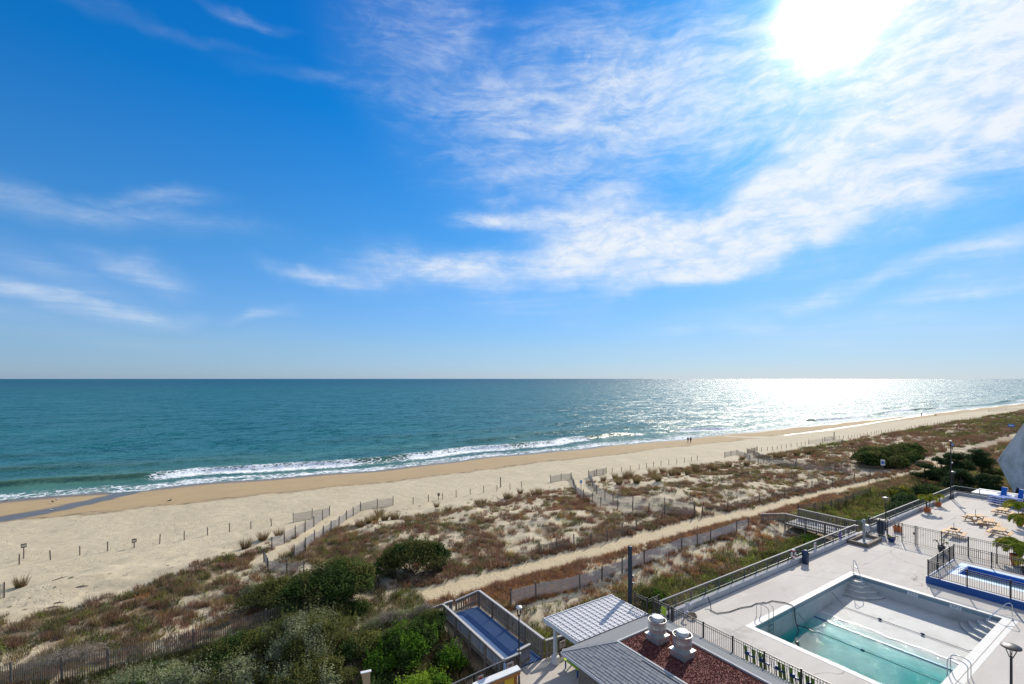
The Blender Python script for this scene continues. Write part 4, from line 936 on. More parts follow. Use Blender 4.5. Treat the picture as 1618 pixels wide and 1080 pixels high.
# ------------------------------------------------------------------ boardwalk ramps
def plank_side(t, p, q, ztop0, ztop1, drop, posts, name='board', indiv=True, gap=.062, bw=.16, capw=.16):
    P0, Q0 = Vector((p[0], p[1], 0)), Vector((q[0], q[1], 0)); L = (Q0-P0).length; d = (Q0-P0)/L; n = int(L/bw); rz = math.atan2(d.y, d.x)
    f = lambda s: ztop0+(ztop1-ztop0)*s/L
    for s in posts:
        a = P0+d*s; nn = Vector((-d.y, d.x, 0))*.07
        MB().beam(a+nn+Vector((0, 0, 2.7)), a+nn+Vector((0, 0, f(s)-.02)), .11, .11).build('post', MAT['timber'], t)
    MB().beam(P0+Vector((0, 0, f(0))), Q0+Vector((0, 0, f(L))), capw, .045).build('rail_cap', MAT['woodcap'], t)
    for dz in (-.16, -drop+.22): MB().beam(P0+Vector((0, 0, f(0)+dz)), Q0+Vector((0, 0, f(L)+dz)), .04, .10).build('stringer', MAT['timber'], t)
    if indiv:
        key = ('bd', round(drop, 2), bw)
        if key not in sm: sm[key] = MB().box((0, 0, -drop/2), (bw-gap, .024, drop)).mesh('board', MAT['wood'])
        for i in range(n):
            s = (i+.5)*L/n; a = P0+d*s; link_mesh(name, sm[key], t, (a.x-t.location.x, a.y-t.location.y, f(s)-.03-random.random()*.012-t.location.z), (0, random.uniform(-.01, .01), rz))
    else:
        mb = MB()
        for i in range(n):
            s = (i+.5)*L/n; a = P0+d*s; mb.box((a.x, a.y, f(s)-.03-drop/2), (bw-gap, .024, drop), rz)
        mb.build(name, MAT['wood'], t, kind='stuff')
bw_ = thing('boardwalk_ramp', 'grey timber boardwalk ramp with blue mat floor and slatted sides', 'boardwalk', (15.5, 26, 4.25))
MB().bx(14.06, 16.75, 22.0, 29.6, 4.10, 4.20).build('deck_frame', MAT['timber'], bw_)
for i in range(8): MB().bx(14.10, 16.70, 22.02+.945*i, 22.02+.945*(i+1)-.012, 4.204, 4.25).build('mat_panel', MAT['bluedeck'], bw_)
plank_side(bw_, (13.98, 21.9), (13.98, 29.55), 5.14, 5.14, 1.05, [.1, 1.9, 3.8, 5.7, 7.5])
plank_side(bw_, (16.82, 22.0), (16.82, 29.6), 5.35, 5.35, 1.10, [.1, 1.9, 3.8, 5.7, 7.5])
plank_side(bw_, (13.93, 29.6), (13.35, 30.5), 5.14, 4.6, .9, [1.1])
plank_side(bw_, (14.08, 29.62), (14.75, 29.66), 5.14, 5.14, .95, [.55])
plank_side(bw_, (16.80, 29.66), (15.3, 30.35), 5.35, 4.72, .95, [1.6])
plank_side(bw_, (14.05, 21.85), (15.0, 21.75), 5.12, 5.25, 1.0, [.6])
plank_side(bw_, (16.88, 21.95), (18.1, 21.75), 5.28, 5.3, 1.05, [1.2])
plank_side(bw_, (14.95, 21.95), (15.9, 22.1), 5.3, 5.3, 1.0, [.1])
for k in range(3): MB().bx(14.15, 16.7, 29.62+.30*k, 29.91+.30*k, 3.9-.05*k, 4.16-.06*k).build('tread', MAT['wood'], bw_)
rw = thing('boardwalk_ramp', 'bare grey timber boardwalk ramp between the deck railing and the sand track', 'boardwalk', (56, 24.5, 4.4))
MB().bx(54.7, 57.95, 21.5, 27.4, 4.18, 4.34).build('deck_frame', MAT['timber'], rw)
pl = MB().box((0, 0, 0), (3.2, .135, .04)).mesh('plank', MAT['woodcap'])
for i in range(40): link_mesh('plank', pl, rw, (56.32-56, 21.58+.147*i-24.5, 4.362-4.4+random.uniform(-.003, .003)))
plank_side(rw, (54.7, 21.4), (54.7, 27.4), 5.45, 5.45, 1.1, [.1, 1.9, 3.8, 5.9], bw=.17, gap=.09)
plank_side(rw, (57.98, 21.7), (57.98, 27.45), 5.45, 5.45, 1.1, [.1, 1.9, 3.8, 5.7], bw=.17, gap=.09)
plank_side(rw, (54.7, 27.45), (53.9, 29.6), 5.42, 5.0, .9, [2.2], bw=.17, gap=.09)
plank_side(rw, (54.7, 21.35), (55.6, 20.6), 5.5, 5.7, 1.0, [1.0], bw=.17, gap=.09)
plank_side(rw, (57.98, 21.65), (57.4, 19.2), 5.5, 6.6, 1.0, [1.2, 2.4], bw=.17, gap=.09)
for k in range(8): MB().bx(54.6, 57.2, 21.36-.33*k-.33, 21.36-.33*k, 4.34+.19*k, 4.54+.19*k).build('tread', MAT['woodcap'], rw)
for p in ((14.3, 21.9), (16.75, 21.9)): pass

# ------------------------------------------------------------------ sand fences, posts and signs on the beach
def gz(u, v): return hz(u, v)
def sand_fence(label, pts, px=True, H=1.1, pitch=.10, postgap=None, mat_='slat', lean=0.0, ph=1.25):
    P_ = [gp(*p)[:2] for p in pts] if px else pts
    t = thing('sand_fence', label, 'sand fence', (P_[0][0], P_[0][1], gz(*P_[0])))
    pl_ = list(P_)
    for p in pl_: 
        z = gz(*p); MB().beam((p[0], p[1], z-.2), (p[0]+random.uniform(-.04, .04), p[1]+random.uniform(-.04, .04), z+ph+random.uniform(-.08, .08)), .085, .085).build('post', MAT['post'], t)
    mb = MB(); wr = MB()
    for a, b in zip(P_[:-1], P_[1:]):
        L = math.hypot(b[0]-a[0], b[1]-a[1]); n = max(2, int(L/pitch)); rz = math.atan2(b[1]-a[1], b[0]-a[0]); nx, ny = -math.sin(rz)*.05, math.cos(rz)*.05
        us_ = np.linspace(a[0], b[0], n+1)+nx; vs_ = np.linspace(a[1], b[1], n+1)+ny; zs = h(us_, vs_)
        for i in range(n+1):
            hh_ = H*(.94+.08*random.random()); mb.box((us_[i], vs_[i], zs[i]+hh_/2-.03), (.042, .012, hh_), rz+random.uniform(-.06, .06))
        for k in (.25, .55, .85):
            st = max(1, n//3)
            for i in range(0, n-st+1, st): wr.beam((us_[i], vs_[i], zs[i]+H*k), (us_[i+st], vs_[i+st], zs[i+st]+H*k), .012, .012)
    mb.build('slat', MAT[mat_], t, kind='stuff'); wr.build('wire', MAT['rope'], t, kind='stuff')
    return t
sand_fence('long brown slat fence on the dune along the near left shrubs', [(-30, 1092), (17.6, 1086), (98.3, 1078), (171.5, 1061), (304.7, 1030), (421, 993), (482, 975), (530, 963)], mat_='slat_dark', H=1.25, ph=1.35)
sand_fence('slat fence along the left side of the nearest beach crossing', [(429.6, 869), (449.6, 858), (467, 848), (482, 840.5), (496, 832), (510, 821.5), (521, 814)], mat_='slat')
sand_fence('short slat fence wing opening left on the beach at the nearest crossing', [(521, 814), (493.5, 818.5), (463.5, 824.6)])
sand_fence('long slat fence along the right side of the nearest beach crossing', [(465, 882.4), (482.8, 869), (497, 857), (510.7, 849), (523.5, 840.7), (535.6, 831), (547.4, 821.3), (558.3, 815), (570, 807), (596, 801.5), (621, 798)])
sand_fence('pale slat fence corner closing the landward end of the nearest crossing', [(417, 888), (423.5, 903), (453, 907), (480, 906.5)], H=1.0)
sand_fence('grey slat fence end standing alone on the sand beside the yellow grass clump', [(-12, 948), (6.5, 944)], H=1.15)
sand_fence('short slat fence wing opening left at the middle crossing', [(870, 761.5), (886.6, 758.5), (902.3, 756.5)])
sand_fence('slat fence along the left side of the middle crossing', [(902.3, 757), (906, 767), (910, 780), (922, 788), (936, 793), (949, 799), (976, 805), (1000, 807.5), (1025, 809), (1050, 812), (1097, 816)], pitch=.12)
sand_fence('short slat fence wing opening right at the middle crossing', [(930, 753.5), (943, 750.5), (958, 748)])
sand_fence('slat fence along the right side of the middle crossing', [(930, 754), (936, 768), (943, 780), (956, 788), (968.5, 793), (1000, 797.5), (1050, 800), (1097, 807)], pitch=.12)
sand_fence('pale sunlit slat fence on the sandy bank landward of the sand track', [(807, 957), (847, 945), (916.5, 930), (951.5, 917.5), (983, 906), (1018, 891), (1077, 868), (1102, 862), (1123, 856), (1164, 840), (1182, 836)], H=1.1, pitch=.10, mat_='slat_sunlit')
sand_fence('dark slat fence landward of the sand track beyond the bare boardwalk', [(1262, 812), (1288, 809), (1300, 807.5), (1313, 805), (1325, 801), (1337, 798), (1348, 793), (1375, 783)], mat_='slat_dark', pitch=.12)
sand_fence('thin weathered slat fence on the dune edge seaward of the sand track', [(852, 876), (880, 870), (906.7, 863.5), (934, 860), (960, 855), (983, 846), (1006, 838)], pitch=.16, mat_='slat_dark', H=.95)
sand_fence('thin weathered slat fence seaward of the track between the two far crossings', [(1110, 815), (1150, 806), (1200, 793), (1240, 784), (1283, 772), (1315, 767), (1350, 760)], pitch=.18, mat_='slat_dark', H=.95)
sand_fence('slat fence along the left side of the third crossing', [(1145, 722), (1155, 719.5), (1164.5, 718), (1177, 722), (1185, 727), (1198, 731), (1207, 733), (1257, 740), (1320, 747), (1375, 752)], pitch=.14)
sand_fence('slat fence along the right side of the third crossing', [(1196.6, 712.5), (1188, 714.5), (1180.5, 716), (1190, 719), (1199.7, 724), (1216, 729.5), (1258, 735), (1330, 741), (1395, 745)], pitch=.14, mat_='slat_dark')
sand_fence('small slat fence at the fourth crossing far along the beach', [(1278, 701), (1299.5, 699), (1331, 700.5)], pitch=.2)
sand_fence('small slat fence wing on the seaward side of the fourth crossing', [(1302.5, 696.4), (1314.8, 694.7)], pitch=.2)
sand_fence('dark slat fence on the far dune beside the pale grey building', [(1562, 650.5), (1590, 648), (1640, 646.5)], pitch=.5, mat_='slat_dark', H=1.5)
pproto = MB().lathe((0, 0, -.3), [(.055, 0), (.055, 1.32), (.03, 1.36)], 7).mesh('beach_post', MAT['post'], smooth=False)
gaps = [(9.3, 24.5), (48, 62.5), (95.5, 111.5), (144, 156), (205, 211)]
u = -19.25; k = 0
while u < 330:
    st = 2.25 if u < 15 else 2.42 if u < 200 else 3.4
    if not any(a < u < b for a, b in gaps):
        v = 66.3+.25*math.sin(u*.4)-(1.6*sstep(90, 130, u)); v = float(v)+random.uniform(-.1, .1)
        o = link_mesh('beach_post', pproto, None, (u, v, gz(u, v)), (random.uniform(-.05, .05), random.uniform(-.05, .05), random.random()*6)); o.scale = (1, 1, random.uniform(.88, 1.06))
        tag(o, ('slim weathered post in the line across the beach left of the nearest crossing' if u < 9.3 else 'slim weathered post in the beach line between the nearest and middle crossings' if u < 50 else 'slim weathered post in the beach line between the middle and third crossings' if u < 96 else 'slim weathered post in the far beach line beyond the third crossing'), 'post', ['posts left of the nearest crossing', 'posts between the nearest and middle crossings', 'posts between the middle and third crossings', 'posts beyond the third crossing'][0 if u < 9.3 else 1 if u < 50 else 2 if u < 96 else 3])
    u += st
def sign_post(label, px, py, hgt, w, hh, m, face='sign_white', pr=.05):
    u, v, z = gp(px, py); t = thing('sign_post', label, 'sign', (u, v, z)); dx, dy = -u, -v; L = math.hypot(dx, dy); rz = math.atan2(dy, dx)+math.pi/2; ox, oy = dx/L*.07, dy/L*.07
    MB().lathe((u, v, z-.3), [(pr, 0), (pr, hgt+.3)], 7).build('post', MAT['post'], t)
    if w:
        p = MB().box((u+ox, v+oy, z+hgt-hh*.45), (w, .03, hh), rz).build('panel', MAT[m], t)
        sub(MB().box((u+ox*1.35, v+oy*1.35, z+hgt-hh*.45), (w*.72, .012, hh*.45), rz), 'print', MAT[face], p)
    return t
sign_post('small dark sign on a post at the far left of the post line', 37.5, 882.5, 1.55, .42, .42, 'timber', 'galv')
sign_post('small brown sign on a low post in the left post line', 212, 865.5, 1.0, .42, .42, 'timber', 'galv')
sign_post('small dark sign on a low post right of the nearest crossing', 693, 789, 1.0, .35, .45, 'post', 'timber')
sign_post('taller thick bare post standing behind the post line', 791, 769.5, 1.75, 0, 0, 'post', pr=.09)
sign_post('taller thick bare post in the sand left of the fourth crossing', 1318, 694, 2.3, 0, 0, 'post', pr=.12)
sign_post('blue and white sign in front of the dark green thicket', 1395, 747, 2.3, .62, 1.0, 'sign_white', 'sign_blue')
sign_post('small blue sign in the dune grass right of the middle crossing', 918, 776, 1.7, .38, .42, 'sign_blue', 'ltblue')
sign_post('small blue sign far off by the sunlit track', 1505, 712, 1.7, .5, .6, 'sign_blue', 'ltblue')
sign_post('blue sign on the far dune left of the grey building', 1598, 682, 2.4, 1.5, .9, 'sign_blue', 'ltblue')
for (x, y, l) in ((1153, 755, 'thin bare post among the dune grass by the third crossing'), (1098, 816, 'bare post where the middle crossing meets the track'), (1430, 752, 'dark post on the track edge beside the pale bend'), (1373, 767, 'dark post beside the narrow part of the track'), (585, 0, '')):
    if l: sign_post(l, x, y, 1.5, 0, 0, 'post')
# ------------------------------------------------------------------ people and gulls
def skinfig(nm, verts, edges, rad, m, parent, sub_=1):
    me = bpy.data.meshes.new(nm); me.from_pydata(verts, edges, []); me.materials.append(m)
    o = bpy.data.objects.new(nm, me); C.objects.link(o)
    md = o.modifiers.new('skin', 'SKIN'); md.use_smooth_shade = True
    for i, r in enumerate(rad): o.data.skin_vertices[0].data[i].radius = r if isinstance(r, tuple) else (r, r)
    o.data.skin_vertices[0].data[0].use_root = True
    s_ = o.modifiers.new('sub', 'SUBSURF'); s_.levels = sub_; s_.render_levels = sub_
    if parent: o.parent = parent
    return o
def person(label, u, v, rz, top, bottom, hgt=1.74, sit=False):
    z = gz(u, v); t = thing('person', label, 'person', (u, v, z), rz); k = hgt/1.74
    if not sit:
        J = dict(pel=(0,0,.93), sp=(0,.0,1.15), ch=(0,.0,1.36), nk=(0,.01,1.50), hd=(0,.03,1.60), ht=(0,.03,1.70), hl=(-.10,0,.88), kl=(-.10,.16,.50), al=(-.10,.10,.09), tl=(-.10,.24,.04), hr=(.10,0,.88), kr=(.10,-.02,.48), ar=(.10,-.24,.12), tr=(.10,-.12,.04),
                 sl=(-.19,0,1.42), el=(-.24,-.06,1.14), wl=(-.24,.06,.90), hdl=(-.23,.10,.81), sr=(.19,0,1.42), er=(.24,.0,1.13), wr=(.24,.12,.90), hdr=(.23,.16,.82))
    else:
        J = dict(pel=(0,0,.12), sp=(0,-.02,.34), ch=(0,.0,.55), nk=(0,.03,.69), hd=(0,.05,.79), ht=(0,.05,.89), hl=(-.10,.02,.12), kl=(-.13,.40,.36), al=(-.13,.62,.07), tl=(-.13,.76,.05), hr=(.10,.02,.12), kr=(.13,.42,.34), ar=(.13,.66,.07), tr=(.13,.80,.05),
                 sl=(-.19,0,.61), el=(-.24,.10,.38), wl=(-.18,.32,.34), hdl=(-.15,.40,.36), sr=(.19,0,.61), er=(.24,.10,.38), wr=(.18,.32,.34), hdr=(.15,.40,.36))
    J = {a: tuple(c*k for c in b) for a, b in J.items()}
    def fig(nm, chain, rads, m):
        ns = []; ed = []
        for ch in chain:
            for a in ch:
                if a not in ns: ns.append(a)
            ed += [(ns.index(a), ns.index(b)) for a, b in zip(ch[:-1], ch[1:])]
        return skinfig(nm, [J[a] for a in ns], ed, [rads.get(a, .05) for a in ns], m, t)
    R_ = dict(pel=(.15,.11), sp=(.13,.10), ch=(.16,.11), nk=.055, hd=(.085,.10), ht=(.06,.07), hl=.085, kl=.06, al=.042, tl=.035, hr=.085, kr=.06, ar=.042, tr=.035, sl=.06, el=.045, wl=.032, hdl=.04, sr=.06, er=.045, wr=.032, hdr=.04)
    leg = [['pel', 'hl', 'kl', 'al', 'tl'], ['pel', 'hr', 'kr', 'ar', 'tr']]; arm = [['ch', 'sl', 'el', 'wl'], ['ch', 'sr', 'er', 'wr']]
    fig('body', [['pel', 'sp', 'ch', 'nk', 'hd', 'ht']]+leg+[a+[['hdl'], ['hdr']][i] for i, a in enumerate(arm)], R_, MAT['skin'])
    R2 = {a: (tuple(x*1.14+.008 for x in b) if isinstance(b, tuple) else b*1.2+.01) for a, b in R_.items()}
    fig('jacket', [['pel', 'sp', 'ch']]+arm, R2, top); fig('trousers', [['pel', 'hl', 'kl', 'al'], ['pel', 'hr', 'kr', 'ar']], R2, bottom)
    sh = MB()
    for a in ('l', 'r'):
        p, q = J['a'+a], J['t'+a]; sh.beam((p[0], p[1]-.06, .05+p[2]-.09*k), (q[0], q[1]+.02, max(.04, q[2])), .10, .09)
    sh.build('shoe', MAT['cloth_dark'], t, org=(0,0,0))
    MB().lathe((J['hd'][0], J['hd'][1]-.025, J['hd'][2]+.0), [(.09, -.02), (.112, .05), (.10, .11), (.05, .15), (.01, .16)], 10).build('hair', MAT['hair'], t, True, org=(0,0,0))
    return t
p1 = gp(1087, 698.6); p2 = gp(1091.3, 699.4); p3 = gp(1456, 657.4); p4 = gp(1479, 656.2)
person('walker in dark grey clothes, left of the pair strolling on the wet sand', p1[0], p1[1], R(-95), MAT['cloth_grey'], MAT['cloth_dark'], 1.68)
person('walker in black clothes, right of the pair strolling on the wet sand', p2[0], p2[1], R(-88), MAT['cloth_dark'], MAT['cloth_dark'], 1.80)
person('lone dark clad walker far along the wet sand', p3[0], p3[1], R(90), MAT['cloth_dark'], MAT['cloth_dark'], 1.85)
person('dark clad person sitting far along the beach beyond the lone walker', p4[0], p4[1], R(30), MAT['cloth_dark'], MAT['cloth_grey'], 1.75, True)
def gull(label, px, py, rz, dark=False, s=1.0):
    u, v, z = gp(px, py); t = thing('gull', label, 'gull', (u, v, z), rz); m = MAT['gulld'] if dark else MAT['gull']
    MB().tube([(-.30*s, 0, .20*s), (-.18*s, 0, .23*s), (0, 0, .25*s), (.13*s, 0, .28*s), (.19*s, 0, .36*s), (.22*s, 0, .42*s), (.27*s, 0, .42*s)], [.012*s, .05*s, .095*s, .085*s, .05*s, .055*s, .02*s], 9).build('body', m, t, True, org=(0,0,0))
    for q in (-1, 1): MB().add([(.10*s, .085*q*s, .30*s), (-.12*s, .10*q*s, .28*s), (-.40*s, .03*q*s, .22*s), (-.1*s, .09*q*s, .21*s), (.08*s, .10*q*s, .23*s)], [(0, 1, 2, 3, 4)]).build('wing', MAT['gulld'], t, org=(0,0,0))
    for q in (-1, 1): MB().tube([(.0, .03*q*s, .19*s), (.0, .03*q*s, 0)], .009*s, 5).build('leg', MAT['yellow'], t, org=(0,0,0))
    b = MB().lathe((0, 0, 0), [(.014*s, 0), (.002, .06*s)], 6).build('beak', MAT['yellow'], t, org=(0,0,0)); b.location = (.26*s, 0, .42*s); b.rotation_euler = (0, R(90), 0)
gull('dark gull on the tan sand spit beside the stream', 83, 795, 2.0, True, 1.09)
gull('pale gull standing at the sand spit edge above the stream', 90, 791, 1.0, False, 1.02)
gull('pale gull wading in the grey stream', 82, 809, 2.6, False, 1.16)
gull('small gull at the far left of the sand spit by the surf', 9, 793, .6, True, 0.95)
gull('dark gull crouching on the wrack line right of the stream', 268, 793, .2, True, 1.09)
# ------------------------------------------------------------------ picnic terrace
def picnic_table():
    t = thing('picnic_table', '', 'picnic table', (0, 0, 0))
    tops = MB().box((0, 0, 0), (1.85, .135, .045)).mesh('top_board', MAT['picnic']); 
    for k in range(6): link_mesh('top_board', tops, t, (0, -.37+.148*k, .75))
    for s in (-1, 1):
        for k in range(2): link_mesh('seat_board', tops, t, (0, s*(.68+.148*k), .44))
        f = MB(); f.beam((s*.62, -.62, 0), (s*.62, -.22, .72), .045, .10, (1,0,0)); f.build('leg', MAT['picnic'], t, org=(0,0,0))
        f = MB(); f.beam((s*.62, .62, 0), (s*.62, .22, .72), .045, .10, (1,0,0)); f.build('leg', MAT['picnic'], t, org=(0,0,0))
        MB().beam((s*.67, -.86, .39), (s*.67, .86, .39), .045, .12).build('seat_bearer', MAT['picnic'], t, org=(0,0,0))
        MB().beam((s*.575, -.40, .70), (s*.575, .40, .70), .045, .10).build('top_bearer', MAT['picnic'], t, org=(0,0,0))
        MB().beam((s*.60, 0, .40), (s*.15, 0, .70), .045, .09).build('brace', MAT['picnic'], t, org=(0,0,0))
    return t
pt = picnic_table()
spots = [(57.9, 13.9, R(4), 'wooden picnic table nearest the terrace fence, holding a dark umbrella stub'), (65.6, 14.1, R(-38), 'wooden picnic table with its seats turned, beside the lamp shadow tips'),
         (64.6, 12.9, R(8), 'wooden picnic table overlapping the turned one on the terrace'), (61.6, 11.6, R(2), 'wooden picnic table beside the large palm fronds'), (71.3, 13.2, R(0), 'wooden picnic table in front of the blue lounger stacks')]
for i, (u, v, rz, lab) in enumerate(spots):
    o = pt if i == 0 else dup(pt, (u, v, DZ), rz, lab, 'picnic tables on the terrace')
    o.location = (u, v, DZ); o.rotation_euler = (0, 0, rz); o.scale = (.90, .90, .90); o['label'] = lab; o['group'] = 'picnic tables on the terrace'
us_ = thing('umbrella_stub', 'closed dark umbrella base and pole standing in the nearest picnic table', 'umbrella base', (57.9, 13.9, DZ+.70))
MB().lathe((57.9, 13.9, DZ+.70), [(.28, 0), (.24, .06), (.05, .09)], 12).build('base', MAT['cloth_dark'], us_); MB().lathe((57.9, 13.9, DZ+.79), [(.02, 0), (.02, .5)], 6).build('pole', MAT['black'], us_)
us_ = thing('umbrella_pole', 'thin bare umbrella pole standing in a picnic table', 'umbrella pole', (65.0, 13.6, DZ+.70))
MB().lathe((65.6, 14.1, DZ+.70), [(.02, 0), (.02, .55)], 6).build('pole', MAT['black'], us_); MB().lathe((65.6, 14.1, DZ+.70), [(.07, 0), (.07, .03)], 8).build('collar', MAT['black'], us_)
def lounger_proto():
    t = thing('sun_lounger', '', 'sun lounger', (0, 0, 0))
    f = MB()
    for s in (-.33, .33): f.tube([(-.95, s, .22), (.95, s, .22)], .025, 6)
    f.tube([(-.95, -.33, .22), (-.95, .33, .22)], .025, 6); f.tube([(.95, -.33, .22), (.95, .33, .22)], .025, 6); f.build('frame', MAT['white'], t, org=(0,0,0))
    for x in (-.6, .6):
        for s in (-.33, .33): MB().tube([(x, s, .2), (x, s, 0)], .022, 6).build('leg', MAT['white'], t, org=(0,0,0))
    MB().box((.32, 0, .235), (1.2, .6, .10)).build('seat_sling', MAT['blue'], t, org=(0,0,0))
    MB().add([(-.28, -.3, .24), (-.28, .3, .24), (-.92, .3, .30), (-.92, -.3, .30), (-.28, -.3, .26), (-.28, .3, .26), (-.92, .3, .32), (-.92, -.3, .32)], [(0,1,2,3),(4,7,6,5),(0,4,5,1),(1,5,6,2),(2,6,7,3),(3,7,4,0)]).build('backrest', MAT['blue'], t, org=(0,0,0))
    return t
lp = lounger_proto(); first = True
stk = [(75.9, 15.35, R(60), 4, 'blue and white sun lounger in the stack nearest the railing'), (76.2, 14.3, R(62), 4, 'blue and white sun lounger in the second stack from the railing'), (77.7, 14.9, R(58), 4, 'blue and white sun lounger in the rear stack against the end railing'), (75.2, 13.2, R(75), 3, 'blue and white sun lounger in the low stack behind the picnic table'), (77.9, 13.4, R(60), 4, 'blue and white sun lounger in the rear stack by the palms')]
for (u, v, rz, n, lab) in stk:
    for k in range(n):
        o = lp if first else dup(lp, (0, 0, 0)); first = False
        o.location = (u+.6+random.uniform(-.02, .02), v-.75, DZ+.26*k); o.scale = (.95, .95, .95); o.rotation_euler = (0, 0, rz+random.uniform(-.02, .02))
        o['label'] = lab if k < n-1 else lab.replace('sun lounger in', 'sun lounger on top of'); o['group'] = 'stacked sun loungers'
for (u, v, rz, lab) in ((78.3, 14.3, R(150), 'blue sun lounger tipped upright at the end railing beside the shed'), (78.2, 12.9, R(140), 'blue sun lounger tipped upright at the end railing beside the palms')):
    o = dup(lp, (u, v, DZ+.95), rz, lab, 'sun loungers tipped upright'); o.rotation_euler = (0, R(78), rz)
sh = thing('storage_shed', 'long low storage shed with white flat roof beyond the end railing', 'shed', (83, 16.5, 4))
MB().bx(80.0, 83.2, 13.0, 17.4, 3.2, 6.30).build('wall', MAT['teal_dark'], sh); MB().bx(79.85, 83.35, 12.85, 17.55, 6.30, 6.48).build('roof', MAT['white'], sh)
for k in range(10): MB().bx(79.97, 80.0, 13.1+.43*k, 13.13+.43*k, 3.3, 6.28).build('batten', MAT['teal_dark'], sh)
lpst = thing('street_lamp', 'white arm of a street lamp among the pines', 'street lamp', (100.6, 21, 3.4))
MB().tube([(100.6, 21.0, 3.4), (100.6, 21.0, 4.9)], .07, 8).build('pole', MAT['offwhite'], lpst); MB().tube([(100.6, 21.0, 4.9), (100.2, 22.9, 5.1), (99.9, 23.9, 5.1)], .05, 6).build('arm', MAT['offwhite'], lpst); MB().box((100.7, 20.8, 5.0), (.5, .8, .16), .3).build('head', MAT['white'], lpst)
# the grey building with its raking wall
bl = thing('raked_building', 'pale grey stucco building with raking wall meeting in a sharp point', 'building', (95, 12, 3.4))
poly = [(8.0, 29.5), (15.04, 14.35), (17.56, 9.15), (15.3, 3.2), (8.0, 3.2)]
nv_ = len(poly); vsb = [(92.0, a, b) for a, b in poly]+[(118.0, a, b) for a, b in poly]
MB().add(vsb, [tuple(range(nv_)), tuple(range(2*nv_-1, nv_-1, -1))]+[(i, nv_+i, nv_+(i+1) % nv_, (i+1) % nv_) for i in range(nv_)]).build('wall', MAT['stucco'], bl)
cpb = MB()
for a, b in zip(poly[:2], poly[1:3]): cpb.beam((92.0, a[0]+.02, a[1]+.03), (92.0, b[0]+.02, b[1]+.03), .24, .10, (0, .8, .4))
cpb.build('edge_trim', MAT['offwhite'], bl)
MB().add([(91.97, 15.35, 3.2), (91.97, 16.2, 3.2), (91.97, 15.7, 5.9), (91.97, 15.35, 5.6), (92.02, 15.35, 3.2), (92.02, 16.2, 3.2), (92.02, 15.7, 5.9), (92.02, 15.35, 5.6)], [(0,1,2,3),(4,7,6,5),(0,4,5,1),(1,5,6,2),(2,6,7,3),(3,7,4,0)]).build('opening', MAT['cloth_dark'], bl)
# ------------------------------------------------------------------ foliage
def leaf_arrays(cen, nor, size, asp=.55):
    n = len(cen); r = rng.normal(size=(n, 3)); a = np.cross(nor, r); a /= np.linalg.norm(a, axis=1)[:, None]+1e-9
    b = np.cross(nor, a); b /= np.linalg.norm(b, axis=1)[:, None]+1e-9
    s = size[:, None]; p0 = cen-a*s; p1 = cen+b*s*asp; p2 = cen+a*s; p3 = cen-b*s*asp
    co = np.stack([p0, p1, p2, p3], 1).reshape(-1, 3); f = np.arange(n*4).reshape(n, 4); return co, f
def cloud(n, lobes, seed=0, shell=.22, droop=0.0):
    L = np.array([l[3]*l[4]+l[4]*l[5]+l[3]*l[5] for l in lobes]); k = rng.choice(len(lobes), n, p=L/L.sum()); lo = np.array(lobes)[k]
    d = rng.normal(size=(n, 3)); d[:, 2] = np.where(d[:, 2] < -.25, -d[:, 2]*.6, d[:, 2]); d /= np.linalg.norm(d, axis=1)[:, None]
    ang = np.arctan2(d[:, 1], d[:, 0]); wob = .80+.40*fbm(ang*2.6+lo[:, 0]*3, d[:, 2]*3.2+lo[:, 1]*3, seed+5, 3)
    rr = wob*(1-shell*np.abs(rng.normal(size=n))*1.0); rr = np.clip(rr, .25, 1.25)
    c = lo[:, :3]+d*lo[:, 3:6]*rr[:, None]; return c, d, k, rr
GREEN = dict(dark=[(0.030,0.057,0.016), (0.047,0.081,0.022), (0.068,0.108,0.027), (0.095,0.135,0.038)], bright=[(0.068,0.149,0.016), (0.108,0.216,0.022), (0.162,0.270,0.030), (0.054,0.115,0.019)], grey=[(0.210,0.234,0.114), (0.258,0.276,0.144), (0.156,0.192,0.078), (0.324,0.324,0.216)],
    olive=[(0.101,0.115,0.034), (0.135,0.142,0.041), (0.074,0.095,0.027), (0.176,0.162,0.054)], yellow=[(0.324,0.311,0.034), (0.405,0.365,0.041), (0.216,0.257,0.027), (0.270,0.189,0.041)], twig=[(0.230,0.196,0.155), (0.297,0.257,0.216), (0.162,0.128,0.095), (0.365,0.331,0.290)], pine=[(0.024,0.049,0.022), (0.038,0.068,0.027), (0.054,0.088,0.035)], lime=[(0.162,0.284,0.027), (0.230,0.351,0.034), (0.108,0.203,0.024), (0.297,0.378,0.041)], rust=[(0.203,0.101,0.054), (0.270,0.135,0.068), (0.149,0.081,0.047)])
